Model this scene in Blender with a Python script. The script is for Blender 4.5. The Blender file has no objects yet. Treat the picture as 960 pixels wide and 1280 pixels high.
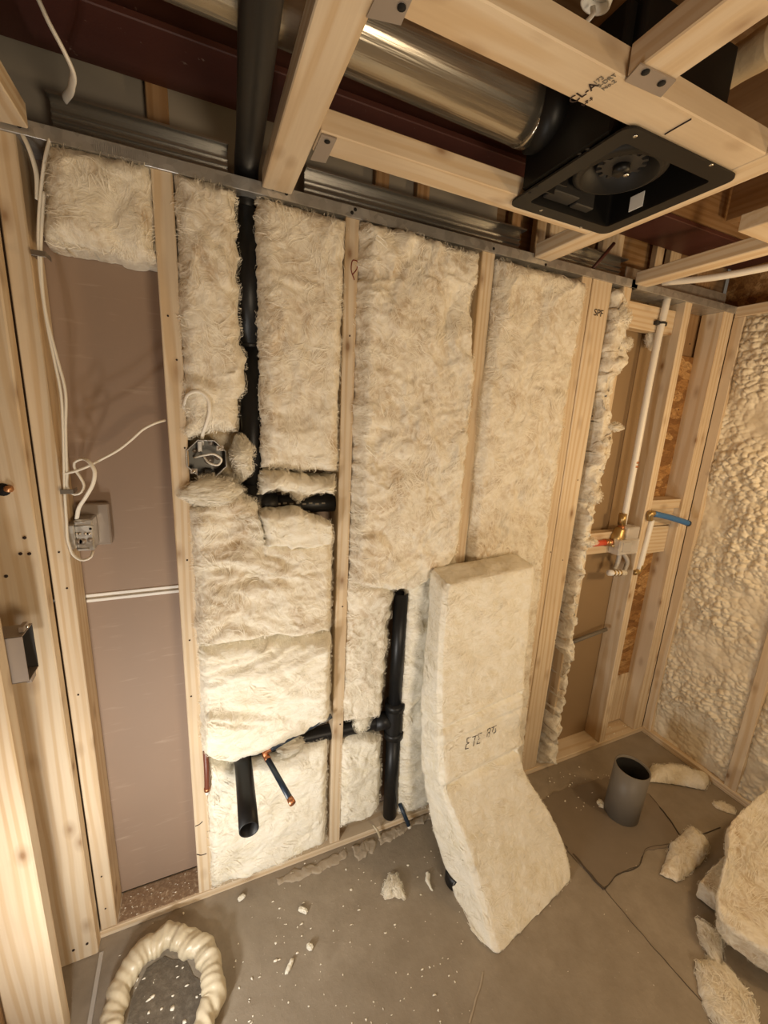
import bpy, bmesh, math, random
import numpy as np
from mathutils import Matrix, Vector

random.seed(7)
RNG = np.random.default_rng(11)
SC = bpy.context.scene
COL = SC.collection

# ------------------------------------------------------------------ camera, world, lamps, exposure
F_PX = 517.04                                     # focal length in pixels of the 960 x 1280 frame
RM = np.array([[0.91628745, -0.39738892, 0.04999356],
               [-0.04554833, -0.22739912, -0.97273583],
               [0.39792293, 0.88902851, -0.22646336]])
CAM = np.array([0.0, -1.1, 1.496])
cd = bpy.data.cameras.new('camera')
cd.sensor_fit = 'HORIZONTAL'; cd.sensor_width = 36.0; cd.lens = F_PX / 960 * 36.0
cd.clip_start = 0.01; cd.clip_end = 50
cam = bpy.data.objects.new('camera', cd); COL.objects.link(cam)
mw = Matrix.Identity(4)
for r_ in range(3):
    mw[r_][0] = RM[0][r_]; mw[r_][1] = -RM[1][r_]; mw[r_][2] = -RM[2][r_]; mw[r_][3] = CAM[r_]
cam.matrix_world = mw
SC.camera = cam

SC.view_settings.view_transform = 'Standard'
SC.view_settings.look = 'None'
SC.view_settings.gamma = 1.0
SC.view_settings.use_curve_mapping = False
SC.view_settings.exposure = 0.10

world = bpy.data.worlds.new('world'); SC.world = world
world.use_nodes = True
world.node_tree.nodes['Background'].inputs[0].default_value = (1.0, 0.82, 0.62, 1)
world.node_tree.nodes['Background'].inputs[1].default_value = 0.10

def lamp(name, loc, target, power, color, size, kind='AREA', spread=180):
    l = bpy.data.lights.new(name, kind)
    l.energy = power; l.color = color
    if kind == 'AREA':
        l.shape = 'DISK'; l.size = size; l.spread = math.radians(spread)
    else:
        l.shadow_soft_size = size
    o = bpy.data.objects.new(name, l); COL.objects.link(o)
    o.location = loc
    o.rotation_euler = (Vector(target) - Vector(loc)).to_track_quat('-Z', 'Y').to_euler()
    return o
# two heads of a work light on a low stand at the left, a warm bulb at the right, an added warm fill from behind, aimed up to brighten the ceiling frame
lamp('work_light', (-0.28, -0.60, 0.30), (0.5, 0.0, 0.55), 3.5, (1.0, 0.985, 0.945), 0.07)
lamp('work_light', (-0.31, -0.66, 0.50), (0.5, 0.0, 0.95), 3.0, (1.0, 0.94, 0.83), 0.07)
lamp('room_bulb', (1.70, -0.95, 1.42), (1.3, 0.0, 1.2), 15.0, (1.0, 0.70, 0.38), 0.06, 'POINT')
lamp('fill_light', (0.55, -1.9, 0.95), (0.6, -0.2, 1.75), 13.0, (1.0, 0.80, 0.56), 0.5)

# ------------------------------------------------------------------ pixel -> point helpers
def ray(px, py):
    return RM.T @ np.array([(px - 480) / F_PX, (py - 640) / F_PX, 1.0])
def P(px, py, x=None, y=None, z=None):
    d = ray(px, py)
    if x is not None: t = (x - CAM[0]) / d[0]
    elif y is not None: t = (y - CAM[1]) / d[1]
    else: t = (z - CAM[2]) / d[2]
    return CAM + d * t

# ------------------------------------------------------------------ numpy noise
_perm = RNG.permutation(256); _perm = np.concatenate([_perm, _perm, _perm])
_grad = RNG.normal(size=(256, 3)); _grad /= np.linalg.norm(_grad, axis=1)[:, None]
def noise3(p):
    p = np.asarray(p, float); i = np.floor(p).astype(int); f = p - i; i &= 255
    u = f * f * f * (f * (f * 6 - 15) + 10)
    out = 0
    for dx in (0, 1):
        wx = u[..., 0] if dx else 1 - u[..., 0]
        for dy in (0, 1):
            wy = u[..., 1] if dy else 1 - u[..., 1]
            for dz in (0, 1):
                wz = u[..., 2] if dz else 1 - u[..., 2]
                h = _perm[_perm[_perm[i[..., 0] + dx] + i[..., 1] + dy] + i[..., 2] + dz]
                g = _grad[h]
                out = out + wx * wy * wz * ((f - np.array([dx, dy, dz])) * g).sum(-1)
    return out
def fbm(p, octv=4, gain=0.5):
    p = np.asarray(p, float); a = 1.0; s = 0
    for k in range(octv):
        s = s + a * noise3(p * (2 ** k) + 17.3 * k); a *= gain
    return s
def ridged(p, octv=3):
    p = np.asarray(p, float); a = 1.0; s = 0
    for k in range(octv):
        s = s + a * (1 - np.abs(noise3(p * (2 ** k) + 7.1 * k)) * 2.2); a *= 0.5
    return s / 1.75 - 0.5
def worley(p2, seed=0):
    p2 = np.asarray(p2, float); i = np.floor(p2).astype(int)
    best = np.full(p2.shape[:-1], 9.0); second = best.copy()
    for dx in (-1, 0, 1):
        for dy in (-1, 0, 1):
            c = i + np.array([dx, dy])
            h = _perm[(_perm[(c[..., 0] + seed) & 255] + c[..., 1]) & 255]
            q = c + _jit[h]
            d = np.hypot(*(np.moveaxis(p2 - q, -1, 0)))
            second = np.where(d < best, best, np.minimum(second, d)); best = np.minimum(best, d)
    return best, second
_jit = RNG.random((256, 2))

# ------------------------------------------------------------------ materials
MATS = {}
class NT:
    def __init__(s, name):
        s.m = bpy.data.materials.new(name); s.m.use_nodes = True
        s.n = s.m.node_tree.nodes; s.l = s.m.node_tree.links
        s.b = s.n['Principled BSDF']; MATS[name] = s.m
    def add(s, t, **kw):
        n = s.n.new(t)
        for k, v in kw.items():
            if k in n.inputs.keys() if isinstance(k, str) else False: n.inputs[k].default_value = v
            else: setattr(n, k, v)
        return n
    def lk(s, a, b): s.l.new(a, b)
    def coords(s, scale=(1, 1, 1), rnd=False, kind='Object'):
        tc = s.add('ShaderNodeTexCoord'); mp = s.add('ShaderNodeMapping')
        mp.inputs['Scale'].default_value = scale
        s.lk(tc.outputs[kind], mp.inputs[0])
        if rnd:
            oi = s.add('ShaderNodeObjectInfo'); mul = s.add('ShaderNodeVectorMath', operation='SCALE')
            mul.inputs[0].default_value = (13.7, 7.3, 21.1); s.lk(oi.outputs['Random'], mul.inputs[3])
            ad = s.add('ShaderNodeVectorMath', operation='ADD')
            s.lk(mp.outputs[0], ad.inputs[0]); s.lk(mul.outputs[0], ad.inputs[1]); return ad.outputs[0]
        return mp.outputs[0]
    def noise(s, vec, scale, detail=4, rough=0.55, dist=0.0):
        n = s.add('ShaderNodeTexNoise'); n.inputs['Scale'].default_value = scale; n.inputs['Detail'].default_value = detail
        n.inputs['Roughness'].default_value = rough; n.inputs['Distortion'].default_value = dist
        s.lk(vec, n.inputs['Vector']); return n.outputs[0]
    def ramp(s, fac, stops):
        r = s.add('ShaderNodeValToRGB'); e = r.color_ramp.elements
        while len(e) < len(stops): e.new(0.5)
        for k, (p, c) in enumerate(stops):
            e[k].position = p; e[k].color = (*c, 1) if len(c) == 3 else c
        s.lk(fac, r.inputs[0]); return r.outputs[0]
    def mix(s, fac, a, b, mode='MIX'):
        m = s.add('ShaderNodeMix', data_type='RGBA', blend_type=mode)
        for sock, v in ((m.inputs[0], fac), (m.inputs[6], a), (m.inputs[7], b)):
            if hasattr(v, 'node'): s.lk(v, sock)
            elif isinstance(v, (int, float)): sock.default_value = v
            else: sock.default_value = (*v, 1)
        return m.outputs[2]
    def bump(s, h, strength=0.3, dist=0.01, prev=None):
        b = s.add('ShaderNodeBump'); b.inputs['Strength'].default_value = strength; b.inputs['Distance'].default_value = dist
        s.lk(h, b.inputs['Height'])
        if prev is not None: s.lk(prev, b.inputs['Normal'])
        return b.outputs[0]
    def out(s, color=None, rough=0.6, metal=0.0, normal=None, spec=0.5):
        for key, v in (('Base Color', color), ('Roughness', rough), ('Metallic', metal), ('Specular IOR Level', spec)):
            if v is None: continue
            if hasattr(v, 'node'): s.lk(v, s.b.inputs[key])
            elif key == 'Base Color': s.b.inputs[key].default_value = (*v, 1)
            else: s.b.inputs[key].default_value = v
        if normal is not None: s.lk(normal, s.b.inputs['Normal'])
        return s.m

def wood_mat(name, c0, c1, knot=(0.27, 0.15, 0.07)):
    t = NT(name)
    v = t.coords((1, 1, 1), True)
    st = t.add('ShaderNodeMapping'); st.inputs['Scale'].default_value = (0.7, 9, 9); t.lk(v, st.inputs[0])
    warp = t.noise(st.outputs[0], 1.3, 3, 0.5, 0.6)
    wv = t.add('ShaderNodeTexWave', wave_type='RINGS', rings_direction='X')
    wv.inputs['Scale'].default_value = 1.9; wv.inputs['Distortion'].default_value = 11.0
    wv.inputs['Detail'].default_value = 2.5; wv.inputs['Detail Scale'].default_value = 0.7
    t.lk(st.outputs[0], wv.inputs['Vector'])
    fine = t.add('ShaderNodeMapping'); fine.inputs['Scale'].default_value = (6, 160, 160); t.lk(v, fine.inputs[0])
    fn = t.noise(fine.outputs[0], 1.0, 2)
    base = t.mix(t.ramp(wv.outputs[0], [(0.15, (0, 0, 0)), (0.6, (1, 1, 1))]), tuple(k * q for k, q in zip(c0, (0.95, 0.90, 0.82))), c1)
    big = t.noise(v, 2.5, 2)
    base = t.mix(t.ramp(big, [(0.35, (0, 0, 0)), (0.75, (1, 1, 1))]), base, tuple(0.86 * k for k in c0))
    base = t.mix(0.22, base, t.ramp(fn, [(0.3, (0.55, 0.36, 0.18)), (0.7, (0.9, 0.72, 0.48))]), 'SOFT_LIGHT')
    km = t.add('ShaderNodeMapping'); km.inputs['Scale'].default_value = (7.5, 15, 15); t.lk(v, km.inputs[0])
    vo = t.add('ShaderNodeTexVoronoi'); vo.inputs['Scale'].default_value = 1.0; t.lk(km.outputs[0], vo.inputs['Vector'])
    kn = t.ramp(vo.outputs['Distance'], [(0.05, (0.9, 0.9, 0.9)), (0.10, (0.5, 0.5, 0.5)), (0.14, (0.32, 0.32, 0.32)), (0.27, (0, 0, 0))])
    base = t.mix(kn, base, knot)
    nm = t.bump(fn, 0.12, 0.002)
    return t.out(base, 0.62, 0, nm, 0.3)
wood_mat('pine', (0.64, 0.52, 0.375), (0.71, 0.605, 0.465))
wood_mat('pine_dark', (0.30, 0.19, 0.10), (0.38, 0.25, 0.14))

def fiber_mat(name, pale, tan, stretch=(1, 1, 1)):
    t = NT(name)
    v = t.coords(stretch)
    w = t.noise(v, 4.5, 6, 0.66, 2.8)
    f1 = t.noise(v, 26, 5, 0.65, 2.2)
    col = t.mix(t.ramp(w, [(0.44, (0, 0, 0)), (0.66, (1, 1, 1))]), pale, tan)
    col = t.mix(t.ramp(f1, [(0.42, (0, 0, 0)), (0.62, (0.65, 0.65, 0.65))]), col, (0.93, 0.89, 0.79))
    f2 = t.noise(v, 150, 3, 0.7, 1.0)
    nm = t.bump(f1, 0.42, 0.012)
    nm = t.bump(f2, 0.35, 0.003, nm)
    m = t.out(col, 0.95, 0, nm, 0.08)
    t.b.inputs['Subsurface Weight'].default_value = 0.0
    t.b.inputs['Sheen Weight'].default_value = 0.12
    return m
fiber_mat('fiberglass', (0.80, 0.735, 0.595), (0.53, 0.415, 0.275))
fiber_mat('fiberglass_white', (0.87, 0.83, 0.71), (0.79, 0.725, 0.555), (1, 1, 1.6))
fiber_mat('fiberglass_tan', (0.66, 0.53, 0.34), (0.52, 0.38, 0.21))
t = NT('strand'); t.out((0.93, 0.88, 0.76), 0.8, 0, None, 0.2)

t = NT('spray_foam'); v = t.coords()
n1 = t.noise(v, 18, 4); n2 = t.noise(v, 90, 3)
t.out(t.mix(t.ramp(n1, [(0.35, (0, 0, 0)), (0.7, (1, 1, 1))]), (0.80, 0.72, 0.56), (0.70, 0.60, 0.43)), 0.5, 0, t.bump(n2, 0.10, 0.003), 0.4)
t = NT('foam_skin'); v = t.coords()
n1 = t.noise(v, 22, 3, 0.5, 1.5)
t.out(t.mix(n1, (0.66, 0.59, 0.45), (0.54, 0.45, 0.29)), 0.34, 0, t.bump(t.noise(v, 70, 2), 0.2, 0.004), 0.5)

t = NT('drywall_paper'); v = t.coords((1, 1, 1)); vs = t.coords((3, 1, 30))
n1 = t.noise(v, 3, 3); n2 = t.noise(vs, 3, 3)
c = t.mix(n1, (0.29, 0.205, 0.15), (0.34, 0.245, 0.18))
c = t.mix(t.ramp(n2, [(0.60, (0, 0, 0)), (0.78, (0.5, 0.5, 0.5))]), c, (0.50, 0.39, 0.30))
t.out(c, 0.60, 0, t.bump(t.noise(v, 220, 2), 0.05, 0.001), 0.3)
t = NT('drywall_ochre'); v = t.coords()
t.out(t.mix(t.noise(v, 3, 3), (0.27, 0.180, 0.095), (0.33, 0.225, 0.122)), 0.5, 0, None, 0.35)
t = NT('gypsum'); t.out((0.86, 0.84, 0.80), 0.8)

t = NT('concrete'); v = t.coords()
n1 = t.noise(v, 2.2, 5, 0.6, 0.4); n2 = t.noise(v, 16, 5, 0.65); n3 = t.noise(v, 140, 3, 0.7)
c = t.mix(t.ramp(n1, [(0.35, (0, 0, 0)), (0.68, (1, 1, 1))]), (0.265, 0.220, 0.165), (0.37, 0.315, 0.245))
c = t.mix(t.ramp(n2, [(0.35, (0.45, 0.45, 0.45)), (0.62, (0, 0, 0))]), c, (0.215, 0.175, 0.128))
c = t.mix(t.ramp(n3, [(0.66, (0, 0, 0)), (0.76, (0.5, 0.5, 0.5))]), c, (0.50, 0.44, 0.36))
t.out(c, t.ramp(n2, [(0.3, (0.50,) * 3), (0.7, (0.72,) * 3)]), 0, t.bump(n3, 0.25, 0.003, t.bump(n2, 0.3, 0.01)), 0.4)
t = NT('concrete_fresh'); v = t.coords()
n2 = t.noise(v, 12, 5, 0.6); n3 = t.noise(v, 120, 3)
t.out(t.mix(n2, (0.185, 0.145, 0.104), (0.245, 0.198, 0.147)), 0.6, 0, t.bump(n3, 0.15, 0.002), 0.4)
t = NT('crack'); t.out((0.085, 0.064, 0.046), 0.9)
t = NT('dust'); v = t.coords()
n = t.noise(v, 90, 4, 0.7)
t.out(t.ramp(n, [(0.45, (0.27, 0.18, 0.115)), (0.6, (0.36, 0.26, 0.17)), (0.72, (0.72, 0.62, 0.48))]), 0.9, 0, t.bump(n, 0.4, 0.004), 0.1)
t = NT('mortar'); v = t.coords(); n = t.noise(v, 40, 4)
t.out(t.mix(n, (0.34, 0.28, 0.21), (0.46, 0.39, 0.30)), 0.9, 0, t.bump(n, 0.5, 0.006), 0.15)

def plain(name, col, rough, metal=0.0, spec=0.5, bumps=None):
    t = NT(name); nm = None
    if bumps: nm = t.bump(t.noise(t.coords(), bumps[0], 3), bumps[1], 0.003)
    return t.out(col, rough, metal, nm, spec)
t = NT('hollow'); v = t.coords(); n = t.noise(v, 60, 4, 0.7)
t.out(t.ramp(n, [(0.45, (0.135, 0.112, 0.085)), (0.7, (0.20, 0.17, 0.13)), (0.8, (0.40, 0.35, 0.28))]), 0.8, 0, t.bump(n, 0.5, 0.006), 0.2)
plain('abs_black', (0.008, 0.008, 0.0085), 0.42, 0, 0.35, (12, 0.05))
plain('fan_black', (0.0065, 0.006, 0.0055), 0.45, 0, 0.3)
plain('fan_grey', (0.028, 0.026, 0.024), 0.5, 0, 0.3)
plain('dark_steel', (0.36, 0.35, 0.33), 0.30, 0.9)
plain('pipe_grey', (0.175, 0.152, 0.122), 0.48, 0, 0.4, (30, 0.06))
plain('pex_white', (0.80, 0.76, 0.68), 0.35)
plain('pex_blue', (0.045, 0.155, 0.36), 0.4)
plain('pex_navy', (0.018, 0.034, 0.060), 0.35)
plain('pex_red', (0.62, 0.085, 0.04), 0.4)
plain('pex_rust', (0.16, 0.045, 0.025), 0.4)
plain('copper', (0.55, 0.24, 0.12), 0.38, 0.9)
plain('brass', (0.46, 0.32, 0.14), 0.38, 0.9)
plain('clamp_steel', (0.35, 0.30, 0.26), 0.3, 1.0)
plain('cable_white', (0.83, 0.79, 0.70), 0.45)
plain('wire_copper', (0.6, 0.3, 0.14), 0.4, 0.8)
plain('staple', (0.30, 0.28, 0.25), 0.4, 0.9)
plain('kraft', (0.50, 0.41, 0.28), 0.55, 0, 0.4, (60, 0.5))
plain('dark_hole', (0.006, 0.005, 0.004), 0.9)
plain('ink', (0.05, 0.035, 0.03), 0.8, 0, 0.1)
plain('ink_soft', (0.20, 0.18, 0.15), 0.8, 0, 0.1)
plain('ink_red', (0.20, 0.03, 0.02), 0.8, 0, 0.1)
plain('label_white', (0.80, 0.79, 0.76), 0.6)
plain('vapour_sheet', (0.30, 0.27, 0.225), 0.38, 0, 0.4, (9, 0.5))
plain('plastic_white', (0.80, 0.78, 0.72), 0.4)
plain('plaster_guard', (0.44, 0.41, 0.37), 0.3, 0, 0.5)
plain('rubber_and_shade', (0.03, 0.026, 0.022), 0.7)
plain('screw_bright', (0.75, 0.72, 0.66), 0.25, 1.0)
t = NT('guard_clear'); t.out((0.80, 0.76, 0.70), 0.25); t.b.inputs['Alpha'].default_value = 0.45
t = NT('red_steel'); v = t.coords(); n = t.noise(v, 6, 5, 0.6); n2 = t.noise(v, 40, 4, 0.7)
c = t.mix(n, (0.060, 0.019, 0.014), (0.092, 0.030, 0.022))
c = t.mix(t.ramp(n2, [(0.68, (0, 0, 0)), (0.76, (0.6, 0.6, 0.6))]), c, (0.42, 0.33, 0.27))
t.out(c, 0.5, 0, t.bump(n2, 0.15, 0.003), 0.4)
t = NT('galvanised'); v = t.coords(); vo = t.add('ShaderNodeTexVoronoi'); vo.inputs['Scale'].default_value = 60; t.lk(v, vo.inputs['Vector'])
sp = t.add('ShaderNodeSeparateColor'); t.lk(vo.outputs['Color'], sp.inputs[0])
t.out(t.mix(sp.outputs[0], (0.44, 0.43, 0.41), (0.58, 0.565, 0.54)), t.ramp(sp.outputs[1], [(0, (0.30,) * 3), (1, (0.46,) * 3)]), 0.72)
t = NT('galvanised_duct'); v = t.coords((0.5, 22, 22)); n = t.noise(v, 1.2, 4, 0.6, 0.4)
t.out(t.mix(n, (0.36, 0.32, 0.25), (0.66, 0.60, 0.49)), 0.24, 0.92, t.bump(n, 0.25, 0.012))
t = NT('dark_duct'); t.out((0.10, 0.105, 0.095), 0.25, 0.8, t.bump(t.noise(t.coords(), 9, 3), 0.25, 0.02))
t = NT('osb'); v = t.coords((22, 22, 9), False)
vo = t.add('ShaderNodeTexVoronoi'); vo.inputs['Scale'].default_value = 1.6; t.lk(v, vo.inputs['Vector'])
sp = t.add('ShaderNodeSeparateColor'); t.lk(vo.outputs['Color'], sp.inputs[0])
n = t.noise(v, 3, 4, 0.7, 1.5)
c = t.ramp(sp.outputs[0], [(0, (0.22, 0.105, 0.035)), (0.5, (0.45, 0.24, 0.085)), (1, (0.62, 0.39, 0.17))])
c = t.mix(t.ramp(n, [(0.4, (0, 0, 0)), (0.65, (0.8, 0.8, 0.8))]), c, (0.17, 0.075, 0.025))
t.out(c, 0.6, 0, t.bump(n, 0.3, 0.004), 0.3)

# ------------------------------------------------------------------ object helpers
def props(o, label=None, cat=None, group=None, kind=None):
    if label: o['label'] = label
    if cat: o['category'] = cat
    if group: o['group'] = group
    if kind: o['kind'] = kind
    return o
ORIG = {}
def thing(name, loc, label=None, cat=None, group=None, kind=None):
    o = bpy.data.objects.new(name, None); COL.objects.link(o)
    o.location = tuple(float(k) for k in loc); o.empty_display_size = 0.05
    ORIG[o.name] = Vector(o.location)
    return props(o, label, cat, group, kind)
def link(name, me, mat, parent=None, M=None, smooth=False, **kw):
    o = bpy.data.objects.new(name, me); COL.objects.link(o)
    if mat is not None: me.materials.append(MATS[mat] if isinstance(mat, str) else mat)
    if smooth: me.polygons.foreach_set('use_smooth', [True] * len(me.polygons))
    M = M or Matrix.Identity(4)
    o.matrix_basis = M
    ORIG[o.name] = M.to_translation()
    if parent is not None:
        o.parent = parent
        o.matrix_parent_inverse = abs_basis(parent).inverted()
    return props(o, **kw)
def abs_basis(o):
    return o.matrix_basis if o.type == 'MESH' or o.type == 'EMPTY' else Matrix.Identity(4)
def raw(name, verts, faces, mat, parent=None, smooth=True, **kw):
    verts = np.asarray(verts, float)
    c = verts.mean(0); c[2] = verts[:, 2].min()
    if parent is not None: c = np.zeros(3)
    me = bpy.data.meshes.new(name)
    me.from_pydata((verts - c).tolist(), [], faces if isinstance(faces, list) else faces.tolist()); me.update()
    return link(name, me, mat, parent, Matrix.Translation(Vector(c)) if parent is None else None, smooth, **kw)
def grid_faces(nv, nu, wrap=False):
    a = np.arange(nv * nu).reshape(nv, nu)
    if wrap: a = np.concatenate([a, a[:, :1]], 1)
    return np.stack([a[:-1, :-1], a[:-1, 1:], a[1:, 1:], a[1:, :-1]], -1).reshape(-1, 4)
def fast(name, V, Fq, mat, parent=None, smooth=True, **kw):
    V = np.asarray(V, float); me = bpy.data.meshes.new(name)
    c = np.zeros(3)
    if parent is None: c = V.mean(0); c[2] = V[:, 2].min()
    n = len(Fq); k = Fq.shape[1]
    me.vertices.add(len(V)); me.vertices.foreach_set('co', (V - c).astype(np.float32).ravel())
    me.loops.add(n * k); me.loops.foreach_set('vertex_index', Fq.astype(np.int32).ravel())
    me.polygons.add(n); me.polygons.foreach_set('loop_start', np.arange(0, n * k, k, dtype=np.int32))
    me.update(calc_edges=True); me.validate()
    return link(name, me, mat, parent, Matrix.Translation(Vector(c)), smooth, **kw)

_boxcache = {}
def box_mesh(l, w, h, bev):
    key = (round(l, 4), round(w, 4), round(h, 4), bev)
    bm = bmesh.new(); bmesh.ops.create_cube(bm, size=1)
    for v in bm.verts: v.co = (v.co.x * l, v.co.y * w, v.co.z * h)
    if bev: bmesh.ops.bevel(bm, geom=bm.edges[:], offset=bev, segments=1, affect='EDGES')
    me = bpy.data.meshes.new('box'); bm.to_mesh(me); bm.free(); return me
def bx(name, x0, x1, y0, y1, z0, z1, mat='pine', parent=None, bev=0.0015, **kw):
    d = [x1 - x0, y1 - y0, z1 - z0]; c = Vector(((x0 + x1) / 2, (y0 + y1) / 2, (z0 + z1) / 2))
    ax = int(np.argmax(d))
    if ax == 0: R = Matrix.Identity(4); dims = d
    elif ax == 1: R = Matrix.Rotation(math.pi / 2, 4, 'Z'); dims = (d[1], d[0], d[2])
    else: R = Matrix.Rotation(-math.pi / 2, 4, 'Y'); dims = (d[2], d[1], d[0])
    bev = min(bev, min(d) * 0.3)
    return link(name, box_mesh(*dims, bev), mat, parent, Matrix.Translation(c) @ R, **kw)
def bar(name, p0, p1, w, h, mat='pine', parent=None, side=(1, 0, 0), bev=0.0015, **kw):
    p0, p1 = Vector(p0), Vector(p1); a = (p1 - p0); L = a.length; a.normalize()
    s = Vector(side); s = (s - a * s.dot(a)).normalized(); u = a.cross(s)
    R = Matrix((a, s, u)).transposed().to_4x4()
    return link(name, box_mesh(L, w, h, bev), mat, parent, Matrix.Translation((p0 + p1) / 2) @ R, **kw)

def smoothpath(pts, n):
    pts = np.asarray(pts, float)
    if len(pts) < 3:
        tt = np.linspace(0, 1, n)[:, None]; return pts[0] + (pts[-1] - pts[0]) * tt
    d = np.r_[0, np.cumsum(np.linalg.norm(np.diff(pts, axis=0), axis=1))]
    m = np.gradient(pts, d, axis=0)
    out = []
    for s in np.linspace(0, d[-1], n):
        i = min(max(np.searchsorted(d, s) - 1, 0), len(d) - 2); h = d[i + 1] - d[i]; q = (s - d[i]) / h
        out.append((2 * q**3 - 3 * q**2 + 1) * pts[i] + (q**3 - 2 * q**2 + q) * h * m[i] + (-2 * q**3 + 3 * q**2) * pts[i + 1] + (q**3 - q**2) * h * m[i + 1])
    return np.array(out)
def sweep(path, rad, n=12, flat=1.0):
    path = np.asarray(path, float); m = len(path)
    T = np.gradient(path, axis=0); T /= np.linalg.norm(T, axis=1)[:, None]
    ref = np.array([0, 0, 1.0]) if abs(T[0][2]) < 0.9 else np.array([1.0, 0, 0])
    N = np.cross(T[0], ref); N /= np.linalg.norm(N); out = []
    rad = np.broadcast_to(np.asarray(rad, float), (m,))
    for i in range(m):
        N = N - T[i] * N.dot(T[i]); N /= np.linalg.norm(N); B = np.cross(T[i], N)
        a = np.linspace(0, 2 * math.pi, n, endpoint=False)
        out.append(path[i] + rad[i] * (np.cos(a)[:, None] * N + flat * np.sin(a)[:, None] * B))
    return np.array(out)
def tube(name, pts, rad, mat, parent=None, n=12, seg=None, hollow=0.0, flat=1.0, straight=False, caps=True, **kw):
    pts = np.asarray(pts, float)
    if seg is None: seg = 2 if len(pts) == 2 else 6 * len(pts)
    path = pts if straight else smoothpath(pts, seg)
    if np.ndim(rad): rad = np.interp(np.linspace(0, 1, len(path)), np.linspace(0, 1, len(rad)), rad)
    G = sweep(path, rad, n, flat); m = len(G)
    V = G.reshape(-1, 3); Fs = [tuple(f) for f in grid_faces(m, n, True)]
    if hollow:
        r2 = np.broadcast_to(np.asarray(rad, float), (m,)) - hollow
        G2 = sweep(path, r2, n, flat).reshape(-1, 3); o = len(V); V = np.concatenate([V, G2])
        Fs += [tuple(o + np.array(f)[::-1]) for f in grid_faces(m, n, True)]
        for e in (0, m - 1):
            for k in range(n):
                a, b = e * n + k, e * n + (k + 1) % n
                Fs.append((a, b, o + b, o + a) if e else (b, a, o + a, o + b))
    elif caps:
        Fs.append(tuple(range(n))[::-1]); Fs.append(tuple(range((m - 1) * n, m * n)))
    o = raw(name, V, [tuple(int(q) for q in f) for f in Fs], mat, parent, True, **kw)
    return o
def cyl(name, c, axis, r, L, mat, parent=None, n=14, **kw):
    c = np.asarray(c, float); a = np.asarray(axis, float); a = a / np.linalg.norm(a)
    o = tube(name, [c, c + a * L], r, mat, parent, n, **kw)
    return o
def text(name, body, size, loc, xdir, ydir, mat, parent, **kw):
    cu = bpy.data.curves.new(name, 'FONT'); cu.body = body; cu.size = size; cu.extrude = 0.0003
    o = bpy.data.objects.new(name, cu); COL.objects.link(o); cu.materials.append(MATS[mat])
    X = Vector(xdir).normalized(); Y = Vector(ydir); Y = (Y - X * Y.dot(X)).normalized(); Z = X.cross(Y)
    o.matrix_basis = Matrix.Translation(Vector(loc)) @ Matrix((X, Y, Z)).transposed().to_4x4()
    o.parent = parent; o.matrix_parent_inverse = abs_basis(parent).inverted()
    return props(o, **kw)

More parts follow.
